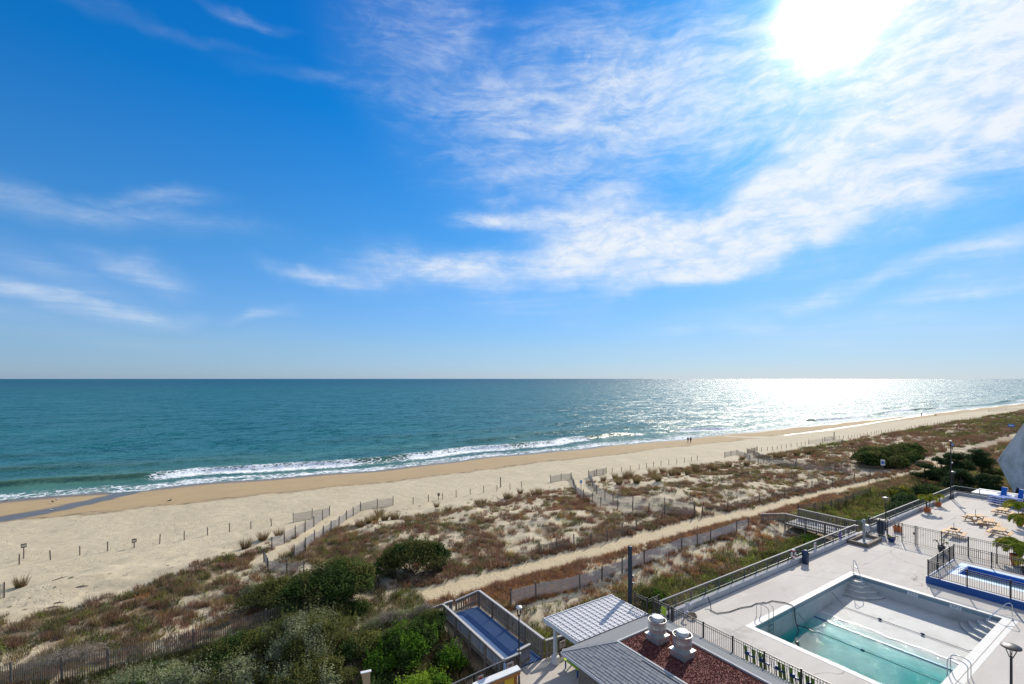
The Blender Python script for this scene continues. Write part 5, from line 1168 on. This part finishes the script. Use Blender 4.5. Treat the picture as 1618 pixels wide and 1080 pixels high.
def shrub(name, label, cat, u, v, ru, rv, hh, pal, n, size=.075, nl=9, seed=0, group=None, asp=.6, lift=0.0, trunk=True, mixp=None, z=None, up=.85):
    z = hz(u, v)-.08 if z is None else z
    t = thing(name, label, cat, (u, v, z), 0, group); rs = np.random.default_rng(seed+100)
    lobes = []
    for k in range(nl):
        a = rs.uniform(0, 6.28); q = math.sqrt(rs.uniform(0, 1))*.78; s = rs.uniform(.26, .50)*(1.1-.35*q)
        x, y = q*math.cos(a)*ru, q*math.sin(a)*rv; zz = hh*(.60-.35*q*q)*rs.uniform(.75, 1.15)
        lobes.append((x, y, max(zz-hh*.1, hh*.25)+lift, ru*s, rv*s, hh*s*.85))
    for k in range(nl*2):                                                 # small sprigs that break the outline
        b = lobes[rs.integers(nl)]; a = rs.uniform(0, 6.28); e = rs.uniform(.1, 1.1); q = .82
        lobes.append((b[0]+b[3]*q*math.cos(a)*math.cos(e), b[1]+b[4]*q*math.sin(a)*math.cos(e), b[2]+b[5]*q*math.sin(e), b[3]*.34, b[4]*.34, b[5]*.38))
    lobes.append((0, 0, hh*.42+lift, ru*.72, rv*.72, hh*.52))
    c, d, k, rr = cloud(n, lobes, seed); keep = c[:, 2] > .03; c, d, k, rr = c[keep], d[keep], k[keep], rr[keep]
    ns = max(20, int(n*.016)); si = rng.choice(len(c), ns); sh_ = []
    for q in range(9): sh_.append(c[si]+(d[si]*.5+np.array([0, 0, .8])+rng.normal(size=(ns, 3))*.05)*(q*.055*rng.uniform(.6, 1.3, (ns, 1))))
    c = np.concatenate([c]+sh_); d = np.concatenate([d]+[d[si]]*9)
    nor = d+rng.normal(size=d.shape)*.48+np.array([.30, .15, up*.7]); sz = size*rng.uniform(.6, 1.3, len(c))
    co, f = leaf_arrays(c, nor, sz, asp)
    P_ = np.array(GREEN[pal]); ci = rng.choice(len(P_), len(c)); col = P_[ci]
    if mixp:
        P2 = np.array(GREEN[mixp[0]]); cl = fbm(c[:, 0]*.9+seed, c[:, 1]*.9, 77, 2) > mixp[1]; col = np.where(cl[:, None], P2[rng.choice(len(P2), len(c))], col)
    col = col*(.82+.45*vn(c[:, 0]*2.2, c[:, 1]*2.2+c[:, 2]*2, seed))[:, None]
    o = raw_mesh('foliage', co, f, MAT['leaf'], col=np.repeat(col, 4, 0)); o.parent = t
    if trunk:
        s_ = MB()
        for l in lobes[:6]: s_.tube([(0+l[0]*.15, l[1]*.15, -.15), (l[0]*.5, l[1]*.5, l[2]*.55), (l[0], l[1], l[2])], [.05, .035, .015], 5)
        s_.build('stem', MAT['bark'], t, org=(0,0,0))
    return t
shrub('shrub', 'dark green shrub mass seaward of the track, right of the nearest crossing', 'shrub', 15.3, 38.5, 3.6, 2.5, 3.1, 'dark', 22000, .075, 14, 1, mixp=('olive', .56))
shrub('shrub', 'large dark green shrub leaning over the brown slat fence', 'shrub', 8.6, 36.7, 4.1, 3.2, 3.2, 'olive', 28000, .075, 16, 2, mixp=('dark', .50))
shrub('shrub', 'dark green shrub at the left end of the shrub mass by the pale fence corner', 'shrub', 4.9, 38.6, 2.8, 2.3, 1.9, 'olive', 13000, .06, 12, 3, mixp=('olive', .5))
shrub('shrub', 'low grey green bush in front of the pale fence corner', 'shrub', 4.2, 41.6, 1.9, 1.5, .9, 'olive', 5000, .05, 9, 4, mixp=('grey', .5))
shrub('shrub', 'big rounded grey green bayberry dome in the near shrubs', 'shrub', 5.6, 30.3, 3.0, 2.6, 3.0, 'grey', 30000, .048, 16, 5, mixp=('olive', .44))
shrub('shrub', 'low grey green bayberry bush at the bottom edge below the slat fence', 'shrub', -2.8, 31.9, 3.2, 1.9, 1.2, 'grey', 17000, .045, 12, 6, mixp=('dark', .60))
shrub('shrub', 'dusky green bush between the bayberry dome and the slat fence', 'shrub', 1.8, 31.8, 3.0, 2.0, 1.7, 'olive', 19000, .05, 12, 7, mixp=('dark', .48))
shrub('shrub', 'olive green bush at the bottom edge left of the tan board', 'shrub', 5.0, 27.4, 2.6, 1.9, 1.8, 'olive', 17000, .05, 11, 8, mixp=('grey', .52))
shrub('shrub', 'olive bush at the bottom edge below the bayberry dome', 'shrub', 1.9, 29.2, 2.3, 1.7, 1.5, 'grey', 13000, .048, 10, 31, mixp=('olive', .5))
shrub('shrub', 'dense bright and dark green shrub beside the blue ramp', 'shrub', 10.7, 27.3, 2.5, 2.2, 2.2, 'dark', 20000, .06, 13, 9, mixp=('bright', .44))
shrub('shrub', 'vivid lime green bush at the bottom edge right of the tan board', 'shrub', 9.9, 23.6, 1.9, 1.2, 1.7, 'lime', 12000, .055, 11, 10, mixp=('bright', .55))
shrub('shrub', 'small green bush below the far left post of the blue ramp', 'shrub', 12.4, 25.4, 1.2, 1.1, 1.5, 'dark', 6000, .06, 8, 11, mixp=('bright', .55))
shrub('shrub', 'dusky green bush at the foot of the brown slat fence left of the dome', 'shrub', 4.3, 33.6, 2.0, 1.2, 1.2, 'olive', 9000, .05, 11, 32, mixp=('dark', .5))
shrub('shrub', 'dark green low bush at the foot of the brown slat fence behind the dome', 'shrub', 8.3, 33.9, 2.2, 1.0, 1.2, 'dark', 9000, .055, 11, 33, mixp=('olive', .5))
shrub('shrub', 'olive bush filling the gap between the dome and the bright green shrub', 'shrub', 8.2, 28.6, 1.5, 1.3, 1.5, 'olive', 8000, .05, 10, 34, mixp=('dark', .5))
shrub('shrub', 'grey green bush at the bottom left between two olive bushes', 'shrub', .0, 30.6, 1.9, 1.4, 1.3, 'grey', 9000, .045, 10, 35, mixp=('olive', .45))
shrub('shrub', 'dark bush in the shadow behind the tan board', 'shrub', 8.0, 25.6, 1.5, 1.2, 1.3, 'dark', 8000, .055, 10, 36)
shrub('shrub', 'dark green bush behind the bright shrub at the ramp', 'shrub', 12.6, 28.6, 1.3, 1.2, 1.7, 'dark', 7000, .06, 9, 37, mixp=('olive', .5))
shrub('twiggy_shrub', 'bare grey twiggy shrub between the bayberry dome and the blue ramp', 'shrub', 10.3, 30.9, 2.3, .95, 1.2, 'twig', 8000, .06, 10, 12, asp=.13, mixp=('grey', .55))
shrub('twiggy_shrub', 'bare grey twiggy shrub at the mouth of the blue ramp', 'shrub', 13.0, 30.6, 1.2, .9, 1.2, 'twig', 4000, .07, 8, 13, asp=.1)
shrub('twiggy_shrub', 'bare grey twiggy shrubs behind the brown slat fence at the left edge', 'shrub', -6.4, 37.6, 2.6, 1.2, 1.0, 'twig', 6000, .08, 9, 14, asp=.10)
shrub('shrub', 'soft round green bush behind the pool gate', 'shrub', 29.2, 24.4, 1.9, 1.3, 1.4, 'bright', 9000, .05, 10, 15, mixp=('olive', .5))
for i, (u, v, ru, rv, hh) in enumerate(((105, 37.0, 4.5, 3.2, 3.2), (111, 38.5, 5.5, 3.6, 3.4), (119, 37.5, 6.0, 3.4, 3.2), (108.5, 34.0, 4.2, 2.0, 2.4), (128, 38, 6, 3.2, 2.6), (116, 34.6, 4.5, 2.0, 2.2))):
    shrub('thicket', ['dark evergreen thicket clump behind the blue and white sign', 'tall middle clump of the dark evergreen thicket', 'right clump of the dark evergreen thicket by the track bend', 'low front clump of the dark evergreen thicket beside the track', 'farthest low clump of the dark evergreen thicket', 'low front clump of the dark evergreen thicket behind the tall light pole'][i], 'shrub', u, v, ru, rv, hh, 'dark', 9000, .16, 13, 40+i, 'evergreen thicket by the sand track', mixp=('olive', .55), trunk=True)
for i, (u, v, ru, rv, hh, pal, mp) in enumerate(((72, 22.0, 3.6, 1.9, 2.5, 'dark', ('pine', .5)), (78, 23.5, 3.6, 2.0, 2.3, 'dark', ('pine', .5)), (64.5, 22.6, 3.0, 1.8, 1.5, 'olive', ('bright', .5)), (84, 26, 4, 1.6, 1.8, 'olive', ('yellow', .66)), (61, 24.6, 2.6, 1.5, 1.0, 'olive', ('yellow', .6)), (88, 24.0, 4, 2.2, 2.2, 'pine', ('dark', .5)))):
    shrub('shrub', ['dark green hedge bush behind the terrace railing', 'dark green hedge bush behind the tall light pole', 'mid green bush behind the navy cabinet', 'yellow green low bush beside the narrow track', 'low olive bush beyond the bare boardwalk', 'dark bush between the hedge and the pines'][i], 'shrub', u, v, ru, rv, hh, pal, 7500, .10, 10, 50+i, mixp=mp)
shrub('shrub', 'bright yellow bush behind the railing beside the lamp post', 'shrub', 57.6, 20.4, 1.1, .7, 2.2, 'yellow', 2200, .10, 7, 60)
for i, (u, v, ru, rv, hh) in enumerate(((37, 22.6, 2.2, 1.4, .8), (41.5, 22.2, 2.3, 1.5, 1.0), (45.5, 23.4, 2.4, 1.6, 1.1), (49.5, 22.4, 2.2, 1.6, 1.2), (52.6, 23.8, 1.6, 1.7, 1.2), (33.5, 22.0, 1.8, 1.2, .8))):
    shrub('shrub', ['low olive bush below the deck railing, third from the pool gate', 'low yellow green bush below the deck railing near the life ring', 'low yellow green bush below the deck railing near the purple notice', 'green bush against the deck railing at the bare boardwalk', 'green leafy bush under the side of the bare boardwalk', 'low olive bush below the deck railing nearest the pool gate'][i], 'shrub', u, v, ru, rv, hh, 'olive', 5000, .07, 10, 70+i, mixp=(('yellow', .62) if i in (1, 2) else ('bright', .5)))
def pine(label, u, v, hgt, rad, n, seed):
    z = hz(u, v); t = thing('pine_tree', label, 'pine tree', (u, v, z)); rs = np.random.default_rng(seed)
    tr = MB().tube([(0, 0, -.2), (.1, .05, hgt*.4), (.0, .1, hgt*.75), (.1, .1, hgt*.95)], [.16, .12, .07, .02], 7)
    lobes = []
    for k in range(15):
        a = rs.uniform(0, 6.28); f = rs.uniform(.22, .95); q = rad*(1.05-f*.75)*rs.uniform(.5, 1); x, y, zz = q*math.cos(a), q*math.sin(a), hgt*f
        lobes.append((x, y, zz, rad*.42, rad*.42, hgt*.15)); tr.tube([(0, .05, zz-.3), (x*.5, y*.5, zz-.1), (x, y, zz)], [.05, .03, .012], 5)
    tr.build('trunk', MAT['bark'], t, org=(0,0,0))
    c, d, k, rr = cloud(n, lobes, seed, .4); co, f = leaf_arrays(c, d+rng.normal(size=d.shape)*.8, .20*rng.uniform(.6, 1.3, len(c)), .22)
    P_ = np.array(GREEN['pine']); col = P_[rng.choice(3, len(c))]; o = raw_mesh('crown', co, f, MAT['leaf'], col=np.repeat(col, 4, 0)); o.parent = t
pine('dark pine at the left of the pine group behind the end railing', 93, 21.5, 4.0, 2.2, 5200, 1)
pine('tallest dark pine in the middle of the pine group', 100, 23.5, 5.6, 2.6, 6500, 2)
pine('dark pine against the raking wall of the grey building', 92.5, 18.4, 4.0, 2.0, 5000, 3)
pine('spreading pine right of the white street lamp arm', 106, 22, 5.6, 2.6, 6000, 4)
pine('low pine beside the track bend', 104, 26.5, 3.6, 2.2, 5000, 5)
pine('small pine in front of the thicket gap', 98, 27, 3.0, 2.0, 4500, 6)
# palms in pots
def frond(mb_co, mb_f, mb_col, base, a, L, lift, pal, rs, nl=18):
    P0 = np.array(base); d = np.array([math.cos(a), math.sin(a)]); prev = None; c0 = np.array(pal[rs.integers(len(pal))])
    for i in range(nl+1):
        s = i/nl; x = L*(s*.95-.18*s*s); zz = L*(lift*s-(lift+.28)*s*s); p = P0+np.array([d[0]*x, d[1]*x, zz])
        if prev is not None and i > 2:
            w = .36*L*math.sin(math.pi*min(1, .14+s*.80))**.8
            for q in (-1, 1):
                tip = p+np.array([-d[1]*q*w+d[0]*w*.65, d[0]*q*w+d[1]*w*.65, w*(.10-.55*rs.uniform(.5, 1.1))]); b0 = len(mb_co)
                mb_co += [prev+(p-prev)*-.35, p+(p-prev)*.35, tip]; mb_f.append((b0, b0+1, b0+2)); mb_col += [c0*rs.uniform(.75, 1.25)]*3
        if prev is not None:
            b0 = len(mb_co); off = np.array([0, 0, .02]); mb_co += [prev, p, p+off]; mb_f.append((b0, b0+1, b0+2)); mb_col += [(.20,.18,.04)]*3
        prev = p
def palm(label, u, v, pot, potm, hgt, L, nf, seed, potr=.3, poth=.55, pal='yellow', stems=3):
    t = thing('potted_palm', label, 'potted palm', (u, v, DZ)); rs = np.random.default_rng(seed)
    if pot == 'box':
        MB().add([(x*potr*(.85 if z == 0 else 1), y*potr*(.85 if z == 0 else 1), z) for z in (0, poth) for x, y in ((-1,-1),(1,-1),(1,1),(-1,1))], [(3,2,1,0),(0,1,5,4),(1,2,6,5),(2,3,7,6),(3,0,4,7)]).build('pot', MAT[potm], t, org=(0,0,0))
        for a, b in (((-1,-1),(1,-1)), ((1,-1),(1,1)), ((1,1),(-1,1)), ((-1,1),(-1,-1))): MB().beam((a[0]*potr, a[1]*potr, poth), (b[0]*potr, b[1]*potr, poth), .06, .06).build('pot_rim', MAT[potm], t, org=(0,0,0))
    else:
        MB().lathe((0, 0, 0), [(potr*.62, 0), (potr*.95, poth*.5), (potr, poth*.9), (potr*1.08, poth*.92), (potr*1.08, poth), (potr*.9, poth)], 18, False).build('pot', MAT[potm], t, True, org=(0,0,0))
    MB().lathe((0, 0, poth-.07), [(potr*.93, 0), (.02, .02)], 14).build('soil', MAT['soil'], t, org=(0,0,0))
    st = MB(); tops = []
    for k in range(stems):
        a = k*2.1+seed; x, y = .14*math.cos(a), .14*math.sin(a); tx, ty = x*2.4, y*2.4; st.tube([(x, y, poth-.08), (x*1.4, y*1.4, poth+hgt*.5), (tx, ty, poth+hgt)], [.035, .03, .02], 6); tops.append((tx, ty, poth+hgt))
    if hgt > 0: st.build('stem', MAT['bark'], t, org=(0,0,0))
    P_ = GREEN[pal]+[(.15,.20,.02), (.20,.26,.025)]
    for k in range(nf):
        co, f, cl = [], [], []; frond(co, f, cl, tops[k % stems], k*2.399+seed, L*rs.uniform(.75, 1.1), rs.uniform(.55, 1.5), P_, rs)
        o = raw_mesh('frond', np.array(co), np.array(f), MAT['leaf'], col=np.array(cl)); o.parent = t
    return t
palm('orange square planter with yellow green palm beside the terrace railing', 66.2, 18.05, 'box', 'terracotta', 1.1, .85, 22, 1, .26, .46)
palm('orange square planter with bare branched plant beside the lamp post', 55.3, 17.3, 'box', 'terracotta', .4, .3, 7, 2, .27, .52, 'twig')
palm('second orange palm planter behind the railing near the tall light pole', 70.3, 18.2, 'box', 'terracotta', .7, .7, 14, 8, .24, .44)
palm('deep blue glazed pot with a small yellow plant by the terrace gate', 51.4, 16.5, 'round', 'bluepot', .1, .26, 10, 3, .28, .42)
palm('dark glazed pot with a sparse white stemmed plant at the terrace fence', 51.75, 13.2, 'round', 'darkpot', .4, .32, 9, 4, .26, .55, 'grey')
palm('tall terracotta pot with large arching palm behind the wading pool', 53.2, 9.15, 'round', 'terracotta', .7, 1.35, 30, 5, .34, .8)
palm('terracotta pot with tall palm behind the picnic tables at the right edge', 60.5, 9.6, 'round', 'terracotta', 1.6, 1.3, 28, 6, .3, .6)
palm('terracotta pot with tall palm in front of the lounger stacks', 67.4, 11.3, 'round', 'terracotta', 1.5, 1.2, 26, 7, .3, .6)
palm('dark glazed pot with leafy plant at the right end of the wading pool', 51.0, 8.2, 'round', 'darkpot', .45, .7, 16, 9, .3, .55)

# ------------------------------------------------------------------ dune grasses
KIND = {'rust': [(0.225,0.113,0.072), (0.290,0.152,0.094), (0.167,0.087,0.061), (0.348,0.203,0.131)], 'brown': [(0.174,0.123,0.080), (0.232,0.167,0.102), (0.123,0.090,0.058)], 'tan': [(0.319,0.232,0.109), (0.406,0.304,0.145), (0.232,0.174,0.080)], 'olive': [(0.123,0.131,0.043), (0.174,0.167,0.058), (0.087,0.099,0.035)],
        'green': [(0.203,0.246,0.032), (0.275,0.304,0.043), (0.131,0.181,0.029)], 'grey': [(0.290,0.254,0.217), (0.377,0.341,0.297), (0.217,0.189,0.160)], 'clump': [(0.181,0.142,0.065), (0.239,0.174,0.072), (0.131,0.109,0.051), (0.217,0.123,0.072)], 'orange': [(0.435,0.210,0.072), (0.522,0.261,0.087), (0.319,0.160,0.065)]}
def tuft_arrays(kind, n, seed):
    rs = np.random.default_rng(seed); pal = np.array(KIND[kind])
    if kind == 'green':                                                  # little leafy plants
        d = rs.normal(size=(n, 3)); d[:, 2] = np.abs(d[:, 2]); d /= np.linalg.norm(d, axis=1)[:, None]; c = d*np.array([.42, .42, .5])*rs.uniform(.5, 1, (n, 1))+np.array([0, 0, .05])
        a = rs.normal(size=(n, 3)); a /= np.linalg.norm(a, axis=1)[:, None]; b = np.cross(a, d); s = rs.uniform(.05, .10, (n, 1))
        co = np.stack([c-a*s, c+b*s*.5, c+a*s], 1)
    else:
        spread, hgt, lean, w = {'rust': (.30, .46, .6, .014), 'brown': (.38, .38, .75, .015), 'tan': (.30, .50, .5, .012), 'olive': (.38, .36, .65, .018), 'grey': (.36, .42, .85, .009), 'clump': (.19, .95, .42, .013), 'orange': (.34, .38, .55, .015)}[kind]
        a = rs.uniform(0, 6.283, n); r = spread*np.sqrt(rs.uniform(0, 1, n)); bx, by = r*np.cos(a), r*np.sin(a); a2 = a+rs.normal(0, .6, n); hh_ = hgt*rs.uniform(.55, 1.1, n); le = hh_*lean*rs.uniform(.2, 1.2, n)
        tx, ty = bx+le*np.cos(a2), by+le*np.sin(a2); p = rs.uniform(0, 6.283, n); ww = w*rs.uniform(.6, 1.5, n)
        co = np.stack([np.stack([bx-ww*np.cos(p), by-ww*np.sin(p), np.full(n, -.05)], 1), np.stack([bx+ww*np.cos(p), by+ww*np.sin(p), np.full(n, -.05)], 1), np.stack([tx, ty, hh_], 1)], 1)
    col = pal[rs.integers(len(pal), size=n)]*rs.uniform(.8, 1.2, (n, 1)); return co, col
PROTO = {k: [tuft_arrays(k, {'green': 64, 'clump': 170, 'grey': 60}.get(k, 74), 10*i+len(k)) for i in range(4)] for k in KIND}
PMESH = {}
def proto_mesh(kind, i):
    if (kind, i) not in PMESH:
        co, col = PROTO[kind][i]; n = len(co); me = raw_mesh('grass_tuft', co.reshape(-1, 3), np.arange(n*3).reshape(n, 3), MAT['grass'], col=np.repeat(col, 3, 0)); PMESH[(kind, i)] = me.data; bpy.data.objects.remove(me)
    return PMESH[(kind, i)]
def scatter_points(n, u0, u1, v0, v1, dens):
    u = rng.uniform(u0, u1, n); v = rng.uniform(v0, v1, n); p = dens(u, v); k = rng.uniform(0, 1, n) < p; return u[k], v[k]
def inview(u, v, z):
    Xc = u*SN-v*CS; Yc = u*CS+v*SN; px = CX+FPX*Xc/np.maximum(Yc, 1); py = HY+FPX*(CAMZ-z)/np.maximum(Yc, 1); return (Yc > 5) & (px > -40) & (px < 1660) & (py < 1130)
U_, V_, K_, S_ = [], [], [], []
def emit(u, v, kinds, probs, s0, s1):
    n = len(u); U_.append(u); V_.append(v); K_.append(np.array(kinds)[rng.choice(len(kinds), n, p=probs)]); S_.append(s0*.8+(s1*1.25-s0*.8)*rng.beta(1.4, 2.6, n))
def okpath(u, v): return (pathmask(u, v) < .35)
deckfree = lambda u, v: ~((v < 19.6) & (u > 8)) & ~((u > 13.4) & (u < 17.6) & (v < 30.2)) & ~((u > 54.2) & (u < 58.6) & (v < 28)) & ~((v < 22.4) & (u < 22.6))
# seaward dune
def seadens(u, v): return np.where((v > 35.3), np.clip(veg(u, v)*1.15, 0, 1), 0)*okpath(u, v)
u, v = scatter_points(14500, -26, 130, 35.3, 63, seadens)
rustness = fbm(u*.16, v*.22, 131, 3)-np.where(u < 14, .13, 0); 
emit(u[rustness > .5], v[rustness > .5], ['rust', 'brown', 'tan', 'grey', 'olive', 'green', 'orange'], [.44, .20, .08, .07, .08, .05, .08], .65, 1.35)
emit(u[rustness <= .5], v[rustness <= .5], ['rust', 'brown', 'tan', 'grey', 'olive', 'green'], [.19, .22, .20, .07, .23, .09], .6, 1.3)
u, v = scatter_points(10000, 124, 420, 28, 64, lambda a, b: seadens(a, b)*(.35+.75*sstep(.38, .58, fbm(a*.05, b*.14, 163, 3)))); fz = fbm(u*.03, v*.09, 171, 3) > .53; emit(u[~fz], v[~fz], ['rust', 'brown', 'tan', 'olive'], [.40, .34, .10, .16], 1.0, 2.4); emit(u[fz], v[fz], ['olive', 'brown', 'green', 'rust'], [.52, .20, .14, .14], 1.0, 2.4)
u, v = scatter_points(1700, -22, 15, 35.6, 59, seadens); emit(u, v, ['rust', 'brown', 'tan', 'olive', 'green'], [.15, .20, .30, .27, .08], .6, 1.2)
# tangle along the dune edge above the track
u = rng.uniform(13, 120, 1300); v = np.interp(u, [p[0] for p in PATH], [p[1] for p in PATH])+np.interp(u, PATHW_U, PATHW_W)+rng.gamma(2.0, .45, len(u)); k = okpath(u, v); emit(u[k], v[k], ['rust', 'brown', 'olive', 'grey', 'tan'], [.42, .30, .10, .10, .08], .6, 1.25)
# landward of the track
def landdens(u, v): return veg(u, v)*.9*okpath(u, v)*deckfree(u, v)
u, v = scatter_points(9500, 15, 125, 19.3, 32, landdens); lowr = sstep(np.where(u < 24.5, 25.6, 24), np.where(u < 24.5, 28.4, 27.5), v+1.5*(vn(u*.3, v*.3, 151)-.5)*2)
k = rng.uniform(0, 1, len(u)) < lowr; emit(u[k], v[k], ['rust', 'orange', 'brown', 'tan', 'olive'], [.50, .13, .18, .10, .09], .6, 1.15); emit(u[~k], v[~k], ['olive', 'green', 'brown', 'rust', 'tan'], [.48, .30, .09, .08, .05], .9, 1.7)
u = rng.uniform(14, 75, 1100); v = np.interp(u, [p[0] for p in PATH], [p[1] for p in PATH])-np.interp(u, PATHW_U, PATHW_W)-rng.gamma(1.6, .45, len(u))+.15; k = okpath(u, v) & deckfree(u, v); emit(u[k], v[k], ['rust', 'orange', 'tan', 'brown'], [.58, .18, .12, .12], .5, 1.05)
u, v = scatter_points(900, 17, 27, 28.2, 32.2, lambda a, b: okpath(a, b)*deckfree(a, b)*1.0); emit(u, v, ['orange', 'rust', 'tan', 'brown'], [.5, .3, .1, .1], .4, .8)
u, v = scatter_points(3200, -14, 14, 24, 35.3, lambda a, b: .85*deckfree(a, b)); emit(u, v, ['olive', 'brown', 'green', 'tan', 'rust'], [.66, .14, .12, .04, .04], .6, 1.2)
k = rng.uniform(0, 1, 5200) < 2; u = rng.uniform(135, 320, 5200); v = rng.uniform(6, 31, 5200); k = okpath(u, v); emit(u[k], v[k], ['rust', 'olive', 'brown', 'tan'], [.34, .30, .26, .10], 1.4, 2.8)
u, v = scatter_points(2600, 56, 84, 19.2, 28.5, lambda a, b: .8*okpath(a, b)*deckfree(a, b)*((a > 59) | (b < 20.5) | (b > 28))); emit(u, v, ['olive', 'green', 'tan'], [.60, .34, .06], .9, 1.7)
u, v = scatter_points(2600, 76, 135, 14, 30, lambda a, b: .9*((a > 80) | (b > 20))*okpath(a, b)); emit(u, v, ['olive', 'brown', 'tan', 'rust'], [.45, .25, .15, .15], 1.0, 2.0)
# sparse seedlings and debris on the open sand behind the post line
u, v = scatter_points(1700, -24, 60, 46, 64, lambda a, b: .30*(1-sstep(0, 9, b-np.interp(a, VE_U, VE_V)))*okpath(a, b)); emit(u, v, ['grey', 'brown', 'olive'], [.5, .3, .2], .22, .55)
U_, V_, K_, S_ = (np.concatenate(x) for x in (U_, V_, K_, S_)); Z_ = h(U_, V_); ok = inview(U_, V_, Z_) & ~((U_ > 22) & (V_ < 19.4) & (U_ < 79.5))
U_, V_, K_, S_, Z_ = U_[ok], V_[ok], K_[ok], S_[ok], Z_[ok]
dist = np.hypot(np.hypot(U_, V_), CAMZ-Z_); order = np.argsort(dist/S_); TW = {'rust': 'reddish brown', 'brown': 'dull brown', 'tan': 'straw coloured', 'olive': 'olive green', 'green': 'leafy yellow green', 'grey': 'grey twiggy', 'orange': 'orange brown'}
lead = order[:300]; rest = order[300:]
for j, i in enumerate(lead):
    o = link_mesh('grass_tuft', proto_mesh(str(K_[i]), int(j % 4)), None, (U_[i], V_[i], Z_[i]), (0, 0, rng.uniform(0, 6.28))); s = float(S_[i]); o.scale = (s, s, s*float(rng.uniform(.85, 1.2)))
    where = 'among the near shrubs' if V_[i] < 35 and U_[i] < 14.5 else 'between track and pool deck' if V_[i] < 33.5 else 'on the dune seaward of the track'
    tag(o, '%s tuft of dune grass %s' % (TW[str(K_[i])], where), 'grass tuft', '%s tufts %s' % (TW[str(K_[i])], where))
def bake(idx, nm, label):
    cos, cols = [], []
    for kind in np.unique(K_[idx]):
        for pi in range(4):
            ii = idx[(K_[idx] == kind) & (np.arange(len(idx)) % 4 == pi)]
            if not len(ii): continue
            co, col = PROTO[kind][pi]; far = dist[ii] > 130; n = len(ii); a = rng.uniform(0, 6.28, n); ca, sa = np.cos(a)[:, None, None], np.sin(a)[:, None, None]; s = S_[ii][:, None, None]
            x = (co[None, :, :, 0]*ca-co[None, :, :, 1]*sa)*s+U_[ii][:, None, None]; y = (co[None, :, :, 0]*sa+co[None, :, :, 1]*ca)*s+V_[ii][:, None, None]; z = co[None, :, :, 2]*s+Z_[ii][:, None, None]
            cos.append(np.stack([x, y, z], -1).reshape(-1, 3)); cc = col[None, :, None, :]*rng.uniform(.72, 1.28, (n, 1, 1, 1)); cols.append(np.broadcast_to(cc, (n, len(co), 3, 3)).reshape(-1, 3))
    co = np.concatenate(cos); col = np.concatenate(cols); o = raw_mesh(nm, co, np.arange(len(co)).reshape(-1, 3), MAT['grass'], col=col); tag(o, label, 'grass', kind='stuff')
sea_side = V_[rest] > 33.5
bake(rest[sea_side], 'dune_grass', 'brown and rusty dune grass spread over the seaward dune')
bake(rest[~sea_side], 'ground_cover', 'low olive and rusty ground cover between the track and the deck')
# upright clumps of beach grass at the seaward dune edge, each its own plant
cl = [(33, 927), (608, 822), (600, 815), (593, 822), (570, 832), (583, 826), (708, 808), (388, 866), (415, 853), (441, 848), (690, 801), (624, 821), (645, 826), (755, 797), (764, 795), (800, 788), (806, 787), (822, 780), (845, 783), (852, 782), (953, 760), (972, 756), (978, 765), (990, 757), (994, 754), (1006, 763), (1030, 750), (1034, 757), (1040, 760), (1047, 747), (1062, 751), (1067, 748), (1072, 750), (1087, 750), (1100, 744), (1104, 748), (1122, 740), (1128, 743), (1146, 739), (1152, 737), (1173, 726), (1180, 735), (1226, 723), (1232, 724), (1237, 722), (1259, 720), (1276, 717), (1282, 716), (1290, 717), (1347, 703), (1362, 700), (1371, 697)]
for j, (x, y) in enumerate(cl):
    u, v, z = gp(x, y); s = random.uniform(.75, 1.15)*(1.55 if x > 940 else 1.1)
    o = link_mesh('beach_grass_clump', proto_mesh('clump', j % 4), None, (u, v, z), (0, 0, random.random()*6)); o.scale = (s*1.5, s*1.5, s*1.05)
    lab = {0: 'lone yellowish grass clump on the open sand at the left edge', 7: 'low grass clump left of the nearest crossing, nearest the near shrubs', 8: 'low grass clump left of the nearest crossing, second from the shrubs'}.get(j)
    where = 'right of the nearest crossing' if x < 860 else 'between the middle and third crossings' if x < 1200 else 'beyond the third crossing'
    if j == 9: lab = 'grass clump against the left slat fence of the nearest crossing'
    tag(o, lab or 'upright brown beach grass clump on the dune edge '+where, 'grass clump', 'beach grass clumps '+where if lab is None else None)
# driftwood and wrack lying on the sand
for (x, y, L, lab) in ((95, 915, 1.0, 'dark driftwood stick on the open sand, nearest the left edge'), (130, 927, .8, 'forked driftwood stick beside the small green seedlings'), (84, 960, .9, 'dark driftwood stick at the foot of the left dune'), (93, 953, .7, 'short driftwood stick on the sand above the left dune'), (172, 940, .6, 'short dark driftwood stick below the footprints')):
    u, v, z = gp(x, y); t = thing('driftwood', lab, 'driftwood', (u, v, z)); a = random.uniform(-.6, .6)
    MB().tube([(-L/2*math.cos(a), -L/2*math.sin(a), .03), (0, .04, .07), (L/2*math.cos(a), L/2*math.sin(a), .05)], [.03, .045, .02], 6).build('stick', MAT['post'], t, org=(0,0,0)); MB().tube([(0, .04, .07), (.12*L, .22*L, .22)], [.025, .01], 5).build('branch', MAT['post'], t, org=(0,0,0))
# foam-edged log in the surf
